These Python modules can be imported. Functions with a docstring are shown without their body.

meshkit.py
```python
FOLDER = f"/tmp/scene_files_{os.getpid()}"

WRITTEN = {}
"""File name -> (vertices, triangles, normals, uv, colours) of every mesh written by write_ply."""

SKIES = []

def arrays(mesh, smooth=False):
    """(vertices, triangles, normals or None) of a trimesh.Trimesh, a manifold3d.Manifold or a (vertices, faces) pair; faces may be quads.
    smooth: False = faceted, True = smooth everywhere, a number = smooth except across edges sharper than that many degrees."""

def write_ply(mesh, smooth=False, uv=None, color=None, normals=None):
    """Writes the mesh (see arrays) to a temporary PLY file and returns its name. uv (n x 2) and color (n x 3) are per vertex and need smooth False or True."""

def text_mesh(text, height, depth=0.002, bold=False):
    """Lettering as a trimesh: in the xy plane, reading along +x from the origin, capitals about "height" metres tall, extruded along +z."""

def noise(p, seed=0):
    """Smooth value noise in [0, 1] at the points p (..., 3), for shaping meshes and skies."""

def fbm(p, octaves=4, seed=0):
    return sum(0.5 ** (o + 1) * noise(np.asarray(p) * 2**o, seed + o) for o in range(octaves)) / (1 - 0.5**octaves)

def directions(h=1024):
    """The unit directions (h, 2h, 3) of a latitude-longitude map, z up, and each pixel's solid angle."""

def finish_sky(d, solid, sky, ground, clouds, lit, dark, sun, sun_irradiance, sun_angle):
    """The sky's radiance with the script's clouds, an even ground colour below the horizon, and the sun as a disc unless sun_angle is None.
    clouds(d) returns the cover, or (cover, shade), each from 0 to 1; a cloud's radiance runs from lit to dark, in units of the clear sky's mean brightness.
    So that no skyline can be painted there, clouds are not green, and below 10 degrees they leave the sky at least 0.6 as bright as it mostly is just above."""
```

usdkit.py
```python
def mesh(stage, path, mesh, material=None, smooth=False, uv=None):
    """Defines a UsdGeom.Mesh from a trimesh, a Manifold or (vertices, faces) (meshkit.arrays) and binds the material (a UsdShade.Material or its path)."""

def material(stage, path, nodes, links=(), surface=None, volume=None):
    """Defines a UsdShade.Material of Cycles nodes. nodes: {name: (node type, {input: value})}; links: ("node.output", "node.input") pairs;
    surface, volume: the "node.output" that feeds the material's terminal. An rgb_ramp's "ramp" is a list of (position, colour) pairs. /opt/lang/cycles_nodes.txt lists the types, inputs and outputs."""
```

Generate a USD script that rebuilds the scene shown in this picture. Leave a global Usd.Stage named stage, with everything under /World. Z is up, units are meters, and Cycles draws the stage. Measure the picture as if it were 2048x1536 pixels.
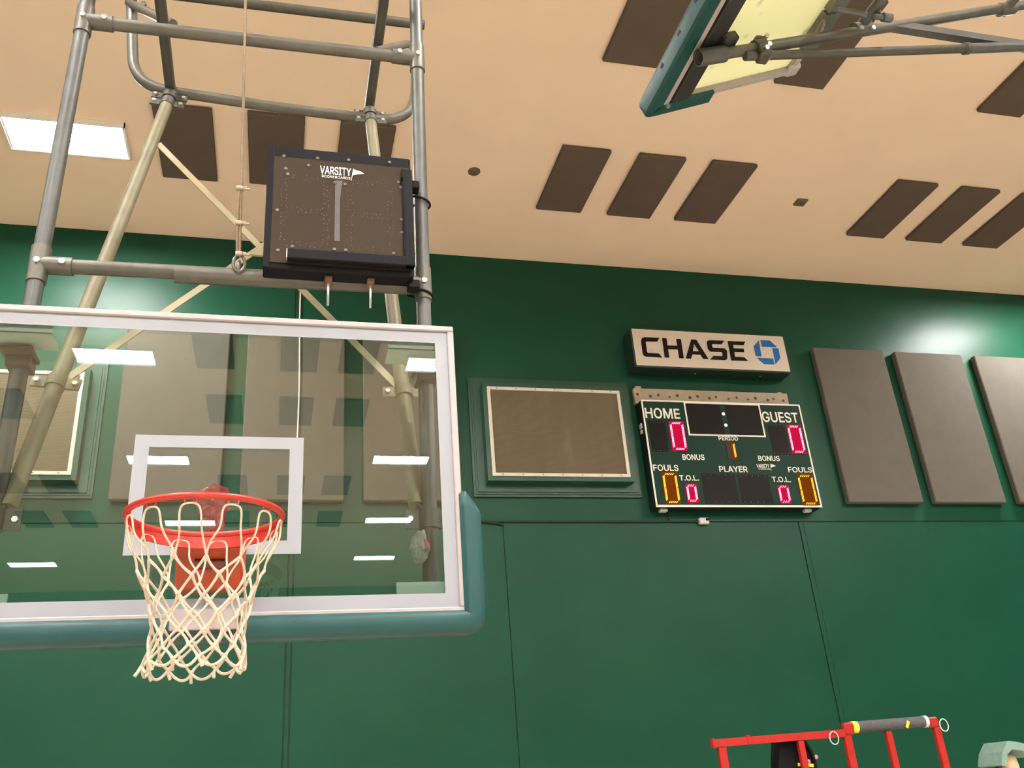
import math, random
import numpy as np, trimesh
from shapely.geometry import Polygon, LineString, box as sbox, Point
from shapely.ops import unary_union
from pxr import Usd, UsdGeom, UsdLux, UsdShade, Gf, Sdf
import usdkit, meshkit

random.seed(7)
RNG = np.random.default_rng(7)
stage = Usd.Stage.CreateInMemory()
UsdGeom.SetStageUpAxis(stage, UsdGeom.Tokens.z)
UsdGeom.SetStageMetersPerUnit(stage, 1.0)
UsdGeom.Xform.Define(stage, '/World')
UsdGeom.Scope.Define(stage, '/World/Looks')

# ---------------------------------------------------------------- camera, light, exposure
FOCAL_PX = 1816.26
cam = UsdGeom.Camera.Define(stage, '/World/camera')
cam.CreateHorizontalApertureAttr(36.0)
cam.CreateVerticalApertureAttr(27.0)
cam.CreateFocalLengthAttr(36.0 * FOCAL_PX / 2048)
cam.CreateClippingRangeAttr(Gf.Vec2f(0.05, 200))
cam.CreateExposureAttr(0.0)
cam.AddTransformOp().Set(Gf.Matrix4d(0.969373, -0.234652, -0.072489, 0.000000, -0.034655, -0.422897, 0.905515, 0.000000, -0.243136, -0.875270, -0.418076, 0.000000, 0.223989, -3.365058, 2.114128, 1.000000))
TUBE_L = 435.0          # radiance of the fluorescent tubes, the hall's only lamps besides the scoreboard
TUBE_COLOR = (1.0, 0.985, 0.95)
WALL_Y, CEIL_Z = 7.0, 9.0
ROOM = (-12.5, 17.0, -27.0, WALL_Y)      # x0 x1 y0 y1

# ---------------------------------------------------------------- materials
MATS = {}
def mat(name, nodes, links=(), surface='p.BSDF'):
    MATS[name] = usdkit.material(stage, '/World/Looks/' + name, nodes, links, surface=surface)
    return MATS[name]
def plain(name, color, rough=0.5, metal=0.0, spec=0.5, var=0.0, scale=6.0, bump=0.0, bscale=60.0, coat=0.0, detail=3.0, var_to=None):
    n = {'p': ('principled_bsdf', {'roughness': rough, 'metallic': metal, 'specular_ior_level': spec, 'base_color': color, 'coat_weight': coat, 'coat_roughness': 0.1})}
    l = []
    if var or bump:
        n['g'] = ('geometry', {})
    if var:
        n['t'] = ('noise_texture', {'scale': scale, 'detail': detail, 'roughness': 0.6})
        lo = tuple(c * (1 - var) for c in color); hi = var_to or tuple(min(1, c * (1 + var)) for c in color)
        n['r'] = ('rgb_ramp', {'ramp': [(0.25, lo), (0.75, hi)]})
        l += [('g.position', 't.vector'), ('t.fac', 'r.fac'), ('r.color', 'p.base_color')]
    if bump:
        n['bt'] = ('noise_texture', {'scale': bscale, 'detail': 3.0})
        n['b'] = ('bump', {'strength': bump, 'distance': 0.01})
        l += [('g.position', 'bt.vector'), ('bt.fac', 'b.height'), ('b.normal', 'p.normal')]
    return mat(name, n, l)
def emit(name, color, strength):
    return mat(name, {'e': ('emission', {'color': color, 'strength': strength})}, (), 'e.emission')

plain('ceiling_paint', (0.90, 0.69, 0.525), 0.9, var=0.035, scale=0.9, bump=0.08, bscale=40, spec=0.2)
plain('wall_green', (0.008, 0.060, 0.032), 0.36, var=0.10, scale=0.8, bump=0.05, bscale=7, spec=0.17)
plain('wall_green_dark', (0.004, 0.018, 0.010), 0.6, var=0.1)
plain('trim_green', (0.009, 0.058, 0.032), 0.33, var=0.1, scale=5, bump=0.05, bscale=30)
plain('floor_wood', (0.62, 0.54, 0.44), 0.35, var=0.1, scale=3)
plain('panel_fabric', (0.128, 0.113, 0.096), 0.95, var=0.05, scale=5, bump=0.4, bscale=260, spec=0.15)
plain('panel_fabric_dark', (0.122, 0.090, 0.070), 0.95, var=0.06, scale=4, bump=0.4, bscale=260, spec=0.15)
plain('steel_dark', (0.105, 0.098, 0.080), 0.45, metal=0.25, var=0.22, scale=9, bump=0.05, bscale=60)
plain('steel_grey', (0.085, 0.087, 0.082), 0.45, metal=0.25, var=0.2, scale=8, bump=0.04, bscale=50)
plain('steel_dark_brown', (0.075, 0.068, 0.055), 0.5, metal=0.3, var=0.2, scale=9)  # darker brownish steel for hangers, clamps and flanges
plain('steel_zinc', (0.165, 0.142, 0.082), 0.55, metal=0.1, var=0.18, scale=10, bump=0.04, bscale=60)
plain('steel_bright', (0.72, 0.70, 0.66), 0.3, metal=0.8, var=0.1, scale=20)
plain('steel_black', (0.022, 0.020, 0.020), 0.5, metal=0.1, var=0.2, scale=10)
plain('strap_zinc', (0.29, 0.245, 0.145), 0.45, metal=0.3, var=0.12, scale=8)
plain('rust', (0.16, 0.075, 0.04), 0.7, var=0.3, scale=40)
plain('white_paint', (0.27, 0.275, 0.305), 0.4, var=0.03, scale=4)
plain('frame_aluminium', (0.37, 0.325, 0.325), 0.42, var=0.05, scale=12, bump=0.03, bscale=80)
plain('bracket_teal', (0.46, 0.56, 0.52), 0.5, metal=0.0, var=0.08, scale=12)
plain('pad_teal', (0.010, 0.058, 0.056), 0.42, spec=0.35, var=0.12, scale=6, bump=0.05, bscale=30)
plain('rim_red', (0.44, 0.018, 0.008), 0.36, var=0.12, scale=25, coat=0.15)
plain('rim_worn', (0.12, 0.025, 0.015), 0.5, var=0.3, scale=40)
plain('mount_orange', (0.33, 0.042, 0.008), 0.42, var=0.2, scale=14)
plain('wrap_red', (0.62, 0.10, 0.12), 0.28, var=0.25, scale=30, bump=0.4, bscale=50)
plain('wrap_clear', (0.26, 0.29, 0.26), 0.2, var=0.2, scale=30, bump=0.4, bscale=60)
plain('net_cord', (0.58, 0.48, 0.37), 0.85, var=0.14, scale=35, bump=0.5, bscale=300, spec=0.2)
plain('cable', (0.20, 0.135, 0.08), 0.7, metal=0.0, var=0.2, scale=60)
plain('cord_white', (0.75, 0.70, 0.60), 0.6)
plain('clock_black', (0.006, 0.005, 0.006), 0.6, spec=0.12, var=0.15, scale=12)
plain('clock_face', (0.028, 0.023, 0.019), 0.10, spec=0.7)
plain('clock_trim', (0.006, 0.0055, 0.0075), 0.6, spec=0.12, var=0.1, scale=12)
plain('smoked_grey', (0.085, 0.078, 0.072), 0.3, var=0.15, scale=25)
plain('led_off', (0.12, 0.105, 0.09), 0.3)
plain('print_white', (0.86, 0.83, 0.78), 0.5)
plain('sign_white', (0.62, 0.54, 0.455), 0.45, var=0.02, scale=3)
plain('sign_black', (0.010, 0.006, 0.005), 0.6, spec=0.12)
plain('sign_blue', (0.020, 0.125, 0.38), 0.6, spec=0.15)
plain('sign_body', (0.008, 0.022, 0.015), 0.45)
plain('board_green', (0.004, 0.030, 0.017), 0.5, spec=0.15)
plain('board_side', (0.006, 0.010, 0.008), 0.5)
plain('board_window', (0.007, 0.004, 0.0035), 0.4, spec=0.10)
plain('window_red', (0.08, 0.008, 0.010), 0.5, spec=0.2)
plain('window_amber', (0.05, 0.018, 0.004), 0.5, spec=0.2)
plain('print_cream', (0.80, 0.74, 0.65), 0.5)
plain('strip_cream', (0.40, 0.32, 0.235), 0.65, var=0.12, scale=6)
plain('hole_brown', (0.10, 0.055, 0.03), 0.8)
plain('grille_frame', (0.60, 0.55, 0.46), 0.5, var=0.08, scale=12)
plain('lift_red', (0.36, 0.014, 0.010), 0.36, var=0.12, scale=15)
plain('lift_grey', (0.12, 0.12, 0.125), 0.6, var=0.15, scale=15)
plain('foam_grey', (0.075, 0.072, 0.078), 0.9, var=0.2, scale=30, bump=0.3, bscale=150)
plain('tape_yellow', (0.80, 0.72, 0.02), 0.4)
plain('bag_black', (0.006, 0.006, 0.007), 0.7, spec=0.12, var=0.3, scale=20)
plain('trim_pink', (0.75, 0.16, 0.28), 0.5)
plain('rubber', (0.02, 0.02, 0.02), 0.8)
plain('cover_green', (0.17, 0.27, 0.23), 0.6, var=0.15, scale=20)
plain('mat_tan', (0.78, 0.56, 0.34), 0.7, var=0.05, scale=10)
plain('fixture_white', (0.85, 0.84, 0.82), 0.5)
plain('fixture_grey', (0.07, 0.07, 0.075), 0.6)
plain('box_white', (0.62, 0.60, 0.56), 0.5)
plain('plate_brown', (0.13, 0.095, 0.065), 0.7)
emit('tube_light', TUBE_COLOR, TUBE_L)
emit('led_red', (1.0, 0.17, 0.32), 9.0)
emit('halo_red', (1.0, 0.012, 0.075), 0.62)  # red LED halo put in as a glowing patch
emit('halo_amber', (1.0, 0.22, 0.012), 0.20)  # amber LED halo, likewise an emissive patch
emit('led_amber', (1.0, 0.36, 0.03), 4.5)
emit('led_dot', (1.0, 0.93, 0.85), 1.6)
emit('exit_glow', (0.95, 0.75, 0.10), 3.0)

# brown woven grille cloth: fine horizontal ribs
mat('grille_cloth', {'g': ('geometry', {}), 'w': ('wave_texture', {'wave_type': 'bands', 'bands_direction': 'z', 'scale': 22.0}),
    't': ('noise_texture', {'scale': 2.2, 'detail': 4.0}), 'm': ('mapping', {'scale': (2.0, 1.0, 0.5)}),
    'r': ('rgb_ramp', {'ramp': [(0.3, (0.118, 0.090, 0.054)), (0.62, (0.135, 0.105, 0.066)), (0.82, (0.18, 0.15, 0.115))]}),
    'b': ('bump', {'strength': 0.5, 'distance': 0.004}), 'p': ('principled_bsdf', {'roughness': 0.8, 'specular_ior_level': 0.3})},
    [('g.position', 'w.vector'), ('g.position', 'm.vector'), ('m.vector', 't.vector'), ('t.fac', 'r.fac'), ('r.color', 'p.base_color'), ('w.fac', 'b.height'), ('b.normal', 'p.normal')])
# backboard glass: clear, faintly green, mirror reflection by fresnel
mat('board_glass', {'t': ('transparent_bsdf', {'color': (0.90, 0.955, 0.925)}), 's': ('glossy_bsdf', {'roughness': 0.0, 'color': (1, 1, 1)}),
    'f': ('fresnel', {'IOR': 1.55}), 'm': ('mix_closure', {})},
    [('f.fac', 'm.fac'), ('t.BSDF', 'm.closure1'), ('s.BSDF', 'm.closure2')], 'm.closure')
# yellowed translucent sheet of the folded backboard, with grey scuffs
mat('yellow_sheet', {'g': ('geometry', {}), 'mp': ('mapping', {'scale': (1.0, 0.75, 1.0)}), 'v': ('voronoi_texture', {'scale': 9.0, 'feature': 'f1'}),
    'nn': ('noise_texture', {'scale': 7.0, 'detail': 2.0}), 'rr': ('rgb_ramp', {'ramp': [(0.50, (0, 0, 0)), (0.66, (1, 1, 1))]}),
    'r': ('rgb_ramp', {'ramp': [(0.12, (0.50, 0.52, 0.38)), (0.30, (0.80, 0.80, 0.58))]}),
    'x': ('mix', {'color1': (0.80, 0.80, 0.58)}), 'd': ('diffuse_bsdf', {}), 't': ('translucent_bsdf', {}), 'm': ('mix_closure', {'fac': 0.5})},
    [('g.position', 'mp.vector'), ('mp.vector', 'v.vector'), ('g.position', 'nn.vector'), ('nn.fac', 'rr.fac'), ('rr.color', 'x.fac'), ('v.distance', 'r.fac'), ('r.color', 'x.color2'),
     ('x.color', 'd.color'), ('x.color', 't.color'), ('d.BSDF', 'm.closure1'), ('t.BSDF', 'm.closure2')], 'm.closure')

# ---------------------------------------------------------------- mesh helpers
def V(*a): return np.array(a[0] if len(a) == 1 else a, float)
def bx(x0, x1, y0, y1, z0, z1):
    m = trimesh.creation.box((abs(x1 - x0), abs(y1 - y0), abs(z1 - z0)))
    m.apply_translation(((x0 + x1) / 2, (y0 + y1) / 2, (z0 + z1) / 2)); return m
def rbx(x0, x1, y0, y1, z0, z1, r=0.01):
    """box with chamfered edges"""
    r = min(r, 0.49 * abs(x1 - x0), 0.49 * abs(y1 - y0), 0.49 * abs(z1 - z0))
    pts = []
    for x, sx in ((x0, 1), (x1, -1)):
        for y, sy in ((y0, 1), (y1, -1)):
            for z, sz in ((z0, 1), (z1, -1)):
                pts += [(x, y + sy * r, z + sz * r), (x + sx * r, y, z + sz * r), (x + sx * r, y + sy * r, z)]
    return trimesh.PointCloud(np.array(pts)).convex_hull
def cat(*ms):
    out = []
    for m in ms:
        out += list(m) if isinstance(m, (list, tuple)) else [m]
    return trimesh.util.concatenate(out)
def tube(pts, r, n=16, cap=True, closed=False, up=None):
    p = np.asarray(pts, float); k = len(p)
    r = np.broadcast_to(np.asarray(r, float), (k,))
    if closed:
        t = np.roll(p, -1, 0) - np.roll(p, 1, 0)
    else:
        t = np.gradient(p, axis=0)
    t /= np.linalg.norm(t, axis=1, keepdims=True) + 1e-12
    a = np.cross(t[0], [0, 0, 1.0] if abs(t[0][2]) < 0.9 else [1.0, 0, 0]); a /= np.linalg.norm(a)
    fr = []
    for i in range(k):
        a = a - t[i] * (a @ t[i]); a /= np.linalg.norm(a); fr.append((a.copy(), np.cross(t[i], a)))
    ang = np.arange(n) * 2 * np.pi / n
    v = np.concatenate([p[i] + r[i] * (np.cos(ang)[:, None] * fr[i][0] + np.sin(ang)[:, None] * fr[i][1]) for i in range(k)])
    f = []
    for i in range(k if closed else k - 1):
        i2 = (i + 1) % k
        for j in range(n):
            j2 = (j + 1) % n
            f += [(i * n + j, i * n + j2, i2 * n + j2), (i * n + j, i2 * n + j2, i2 * n + j)]
    if cap and not closed:
        c0, c1 = len(v), len(v) + 1
        v = np.vstack([v, p[0], p[-1]])
        for j in range(n):
            j2 = (j + 1) % n
            f += [(c0, j2, j), (c1, (k - 1) * n + j, (k - 1) * n + j2)]
    m = trimesh.Trimesh(v, np.array(f), process=False)
    return m
def rod(a, b, r, n=16): return tube([a, b], r, n)
def pipe(a, b, r, wall=0.004, n=20):
    """open-ended hollow pipe"""
    a, b = V(*a), V(*b)
    o = tube([a, b], r, n, cap=False); i = tube([a, b], r - wall, n, cap=False); i.invert()
    d = (b - a) / np.linalg.norm(b - a)
    ring = trimesh.creation.annulus(r - wall, r, 0.002, sections=n)
    M = trimesh.geometry.align_vectors([0, 0, 1], d)
    rings = []
    for q in (a, b):
        g = ring.copy(); g.apply_transform(M); g.apply_translation(q); rings.append(g)
    return cat(o, i, rings)
def bent(pts, radius, steps=9):
    """polyline with rounded corners"""
    P = [V(*q) for q in pts]; out = [P[0]]
    for i in range(1, len(P) - 1):
        d0 = P[i - 1] - P[i]; d1 = P[i + 1] - P[i]; l0 = np.linalg.norm(d0); l1 = np.linalg.norm(d1)
        d = min(radius, 0.48 * l0, 0.48 * l1); A = P[i] + d0 / l0 * d; B = P[i] + d1 / l1 * d
        for s in np.linspace(0, 1, steps): out.append((1 - s) ** 2 * A + 2 * s * (1 - s) * P[i] + s * s * B)
    out.append(P[-1]); return np.array(out)
def flatbar(a, b, w, t, normal):
    """flat strap from a to b, w wide, t thick, broad face along normal"""
    a, b, n = V(*a), V(*b), V(*normal); d = (b - a); L = np.linalg.norm(d); d /= L
    n = n - d * (n @ d); n /= np.linalg.norm(n); s = np.cross(n, d)
    m = trimesh.creation.box((w, t, L)); M = np.eye(4); M[:3, 0] = s; M[:3, 1] = n; M[:3, 2] = d; M[:3, 3] = (a + b) / 2
    m.apply_transform(M); return m
def bolt(p, d, r=0.011, h=0.010, n=6):
    p, d = V(*p), V(*d); d = d / np.linalg.norm(d); return tube([p, p + d * h], r, n)
FACE = np.array([[1, 0, 0, 0], [0, 0, -1, 0], [0, 1, 0, 0], [0, 0, 0, 1.0]])   # drawing plane (x, y) stood up as (x, z), thickness towards the viewer (-y)
def stand(m, y):
    m.apply_transform(FACE); m.apply_translation((0, y, 0)); return m
def plate(poly, y, t):
    g = list(getattr(poly, 'geoms', [poly]))
    return stand(trimesh.util.concatenate([trimesh.creation.extrude_polygon(q, t, engine='earcut') for q in g if q.area > 0]), y)
def words(s, x0, x1, z0, z1, y, t=0.003, bold=True):
    """lettering filling the box x0..x1, z0..z1 on the plane y"""
    m = meshkit.text_mesh(s, 0.1, t, bold); lo, hi = m.bounds
    S = np.eye(4); S[0, 0] = (x1 - x0) / (hi[0] - lo[0]); S[1, 1] = (z1 - z0) / (hi[1] - lo[1])
    S[0, 3] = x0 - lo[0] * S[0, 0]; S[1, 3] = z0 - lo[1] * S[1, 1]
    m.apply_transform(S); return stand(m, y)
def lathe(profile, n=32):
    return trimesh.creation.revolve(np.array(profile), sections=n)
def spin(m, axis_to, at):
    m.apply_transform(trimesh.geometry.align_vectors([0, 0, 1], axis_to)); m.apply_translation(at); return m
def blob(center, size, seed, amp=0.35, sub=3, freq=2.2):
    m = trimesh.creation.icosphere(sub, 1.0); v = m.vertices
    k = 1 + amp * (meshkit.fbm(v * freq + 10, 3, seed) - 0.5) * 2
    m.vertices = v * k[:, None] * np.array(size) + np.array(center); return m
def ring_frame(x0, x1, z0, z1, w, y0, y1):
    return plate(sbox(x0, z0, x1, z1).difference(sbox(x0 + w, z0 + w, x1 - w, z1 - w)), y1, y1 - y0)

# ---------------------------------------------------------------- scene helpers
USED = {}
LOCS = {}
def numbered(parent, name):
    k = (parent, name); n = USED.get(k, 0); USED[k] = n + 1
    return name if n == 0 else f'{name}_{n:03d}'
def thing(name, label, category, loc=(0, 0, 0), group=None):
    path = '/World/' + numbered('/World', name)
    x = UsdGeom.Xform.Define(stage, path); x.AddTranslateOp().Set(Gf.Vec3d(*map(float, loc)))
    p = x.GetPrim(); p.SetCustomDataByKey('label', label); p.SetCustomDataByKey('category', category)
    if group: p.SetCustomDataByKey('group', group)
    LOCS[path] = np.array(loc, float); return path
def put(parent, name, mesh, material, smooth=35, label=None, kind=None, category=None, group=None):
    """defines ONE mesh prim; vertices are given in world coordinates and stored relative to the thing"""
    path = parent + '/' + numbered(parent, name)
    base = LOCS.get(parent, np.zeros(3)); LOCS[path] = base
    m = mesh.copy(); m.vertices = m.vertices - base
    g = usdkit.mesh(stage, path, m, MATS[material], smooth=smooth)
    p = g.GetPrim()
    for k, v in (('label', label), ('kind', kind), ('category', category), ('group', group)):
        if v: p.SetCustomDataByKey(k, v)
    return path
def struct(name, mesh, material, parent='/World', **kw):
    return put(parent, name, mesh, material, kind='structure' if parent == '/World' else None, **kw)
def copy_of(src, name, label, category, loc, group=None):
    path = '/World/' + numbered('/World', name)
    x = UsdGeom.Xform.Define(stage, path); p = x.GetPrim()
    p.GetReferences().AddInternalReference(src); p.SetInstanceable(True)
    UsdGeom.Xformable(p).ClearXformOpOrder()
    op = p.GetAttribute('xformOp:translate')
    UsdGeom.Xformable(p).SetXformOpOrder([UsdGeom.XformOp(p.GetAttribute('xformOp:translate'))]) if op else None
    p.GetAttribute('xformOp:translate').Set(Gf.Vec3d(*map(float, loc)))
    p.SetCustomDataByKey('label', label); p.SetCustomDataByKey('category', category)
    p.SetCustomDataByKey('group', group or '')
    LOCS[path] = np.array(loc, float); return path

# ---------------------------------------------------------------- the room
X0, X1, Y0, Y1 = ROOM
struct('floor', bx(X0 - .2, X1 + .2, Y0 - .2, Y1 + .2, -0.2, 0), 'floor_wood')
struct('ceiling', bx(X0 - .2, X1 + .2, Y0 - .2, Y1 + .2, CEIL_Z + 0.002, CEIL_Z + 0.2), 'ceiling_paint')
struct('wall_left', bx(X0 - 0.2, X0, Y0, Y1, 0, CEIL_Z), 'wall_green')
struct('wall_right', bx(X1, X1 + 0.2, Y0, Y1, 0, CEIL_Z), 'wall_green')
struct('wall_front', bx(X0 - .2, X1 + .2, Y0 - 0.2, Y0, 0, CEIL_Z), 'wall_green')
BACK_Y = WALL_Y + 0.008      # the wall's face; things fixed to it keep a few millimetres clear
wb = struct('wall_back', bx(X0 - .2, X1 + .2, BACK_Y + 0.012, BACK_Y + 0.2, 0, CEIL_Z), 'wall_green_dark')
SEAM = 5.206
def sheet(x0, x1, z0, z1, dy=0.0):
    put(wb, 'wall_sheet', rbx(x0, x1, BACK_Y - dy, BACK_Y + 0.014, z0, z1, 0.004), 'wall_green')
G = 0.006
sheet(X0, 0.345 - 0.02, SEAM + G, CEIL_Z - 0.001)
sheet(0.345 + 0.02, X1, SEAM + G, CEIL_Z - 0.001)
sheet(X0, 0.335, 0.0, SEAM - G)
put(wb, 'seam_batten', rbx(0.349, 0.390, BACK_Y - 0.004, BACK_Y + 0.014, 0.0, CEIL_Z - 0.002, 0.003), 'wall_green')
sheet(0.404, 2.849 - G / 2, 0.0, SEAM - G)
sheet(2.849 + G / 2, 6.855, 0.0, SEAM - G, 0.002)
put(wb, 'seam_batten', rbx(6.867, 6.93, BACK_Y - 0.003, BACK_Y + 0.014, 0.0, SEAM - G, 0.003), 'wall_green')
sheet(6.934, X1, 0.0, SEAM - G)
for s, (xa, xb, za, zb) in enumerate(((X0, X1, 0, 0.15),)):
    struct('baseboard_back', rbx(xa, xb, BACK_Y - 0.03, BACK_Y - 0.005, za, zb, 0.008), 'rubber')

# ---------------------------------------------------------------- ceiling lights (2 x 4 ft fluorescent fixtures)
def ceiling_light(x, y, label, group=None):
    t = thing('fluorescent_light', label, 'ceiling light', (x, y, CEIL_Z), group)
    w, d, h = 0.610, 0.27, 0.07
    z1, z0 = CEIL_Z, CEIL_Z - h
    put(t, 'back_plate', bx(x - w + .005, x + w - .005, y - d + .005, y + d - .005, z1 - 0.018, z1), 'fixture_grey', smooth=False)
    tray = cat(bx(x - w, x - w + .012, y - d, y + d, z0, z1), bx(x + w - .012, x + w, y - d, y + d, z0, z1),
               bx(x - w, x + w, y - d, y - d + .012, z0, z1), bx(x - w, x + w, y + d - .012, y + d, z0, z1))
    put(t, 'housing', tray, 'fixture_white', smooth=False)
    for k in range(6):
        yy = y - d + 0.055 + k * (2 * d - 0.11) / 5
        put(t, 'fluorescent_tube', rod((x - w + .03, yy, z0 + .03), (x + w - .03, yy, z0 + .03), 0.015, 10), 'tube_light')
    for k in range(5):
        yy = y - d + 0.055 + (k + 0.5) * (2 * d - 0.11) / 5
        put(t, 'reflector_fin', trimesh.PointCloud(np.array([(xx, yy + s, zz) for xx in (x - w + .02, x + w - .02) for s, zz in ((-.022, z1 - .02), (.022, z1 - .02), (0, z0 + .012))])).convex_hull, 'fixture_grey', smooth=False)
    for xx in (x - w + .012, x + w - .03):
        put(t, 'lamp_holder', bx(xx, xx + .018, y - d + .012, y + d - .012, z0 + .008, z1 - .02), 'fixture_white', smooth=False)
    return t
light0 = ceiling_light(-2.13, 5.19, 'white six-tube fluorescent ceiling light shining at far left of the ceiling')
copy_of(light0, 'fluorescent_light', 'six-tube ceiling light past the right edge that makes the sheen above the wall panels', 'ceiling light', (11.45, 5.5, CEIL_Z))
for x, y, where in ((-2.38, -10.45, 'as the large bars at the upper left of the glass'), (2.80, -10.30, 'as the bars in the upper right corner of the glass'),
                    (-2.20, -15.1, 'across the left side of the target square'), (2.70, -14.9, 'right of the target square'), (-1.90, -19.5, 'inside the rim'),
                    (2.95, -19.3, 'level with the rim at the right side of the glass'), (-6.25, -23.4, 'at the lower left of the glass'), (2.97, -23.1, 'at the lower right of the glass')):
    copy_of(light0, 'fluorescent_light', 'fluorescent ceiling light mirrored ' + where, 'ceiling light', (x, y, CEIL_Z), 'ceiling lights behind the camera')
for x, y in ((2.8, -1.1), (-2.3, -5.8), (2.8, -5.8), (-7.2, -5.8), (7.9, -5.8), (-2.3, -1.1), (9.8, -1.1), (12.6, -1.1), (-7.2, -1.1), (12.8, -5.8), (7.8, -10.4), (-7.2, -10.4), (12.8, -15), (7.8, -19.4), (-7.2, -15)):  # first one added to brighten the folded backboard's yellow sheet
    copy_of(light0, 'fluorescent_light', 'fluorescent ceiling light overhead or behind the camera, outside the photograph', 'ceiling light', (x, y, CEIL_Z), 'ceiling lights out of sight')

# ---------------------------------------------------------------- acoustic panels
def acoustic(x0, x1, y0, y1, z0, z1, label, m, group=None, name='acoustic_panel'):
    t = thing(name, label, 'acoustic panel', ((x0 + x1) / 2, (y0 + y1) / 2, z0), group)
    put(t, 'fabric_panel', rbx(x0, x1, y0, y1, z0, z1, 0.012), m, smooth=False)
    return t
CT = 0.055
def cpanel(x, y, label, group=None):
    return acoustic(x - 0.30, x + 0.30, y - 0.61, y + 0.61, CEIL_Z - CT, CEIL_Z, label, 'panel_fabric_dark', group, 'acoustic_panel')
CG = 'dark acoustic panels on the ceiling'
first_panel = None
for x, y, lab in ((-0.915, 5.14, 'dark ceiling acoustic panel left of the cable, behind the left diagonal brace'),
                  (0.045, 5.12, 'dark ceiling acoustic panel just right of the cable, corner hidden by the shot clock'),
                  (1.025, 5.12, 'dark ceiling acoustic panel directly behind the top of the right diagonal brace'),
                  (3.56, 5.15, 'dark ceiling acoustic panel, leftmost of the middle row of three'),
                  (4.515, 5.15, 'dark ceiling acoustic panel in the centre of the middle row of three'),
                  (5.455, 5.14, 'dark ceiling acoustic panel, rightmost of the middle row of three'),
                  (8.055, 5.15, 'dark ceiling acoustic panel, first on the left of the row at the right edge'),
                  (9.01, 5.15, 'dark ceiling acoustic panel, second of the row at the right edge'),
                  (9.97, 5.16, 'dark ceiling acoustic panel cut off by the right edge, last of its row'),
                  (3.58, 2.58, 'dark ceiling acoustic panel left of the folded backboard with its teal edge overlapping it'),
                  (4.52, 2.58, 'dark ceiling acoustic panel hidden behind the yellow sheet of the folded backboard'),
                  (5.54, 2.58, 'dark ceiling acoustic panel behind the pipes of the folded backboard'),
                  (8.17, 2.62, 'dark ceiling acoustic panel cut by the right edge below the pipes')):
    if first_panel is None:
        first_panel = cpanel(x, y, lab, CG); F0 = (x, y)
    else:
        copy_of(first_panel, 'acoustic_panel', lab, 'acoustic panel', (x, y, CEIL_Z - CT), CG)
for y in (-10.15, -12.5, -16.7, -19.3):
    for x in (-5.35, -4.35, -0.8, 0.45, 1.45) if y != -10.15 else (-0.88, 0.45, 1.4):
        copy_of(first_panel, 'acoustic_panel', 'dark ceiling acoustic panel behind the camera, seen only as a reflection in the backboard', 'acoustic panel', (x, y, CEIL_Z - CT), 'ceiling panels behind the camera')
wall_first = None
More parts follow.
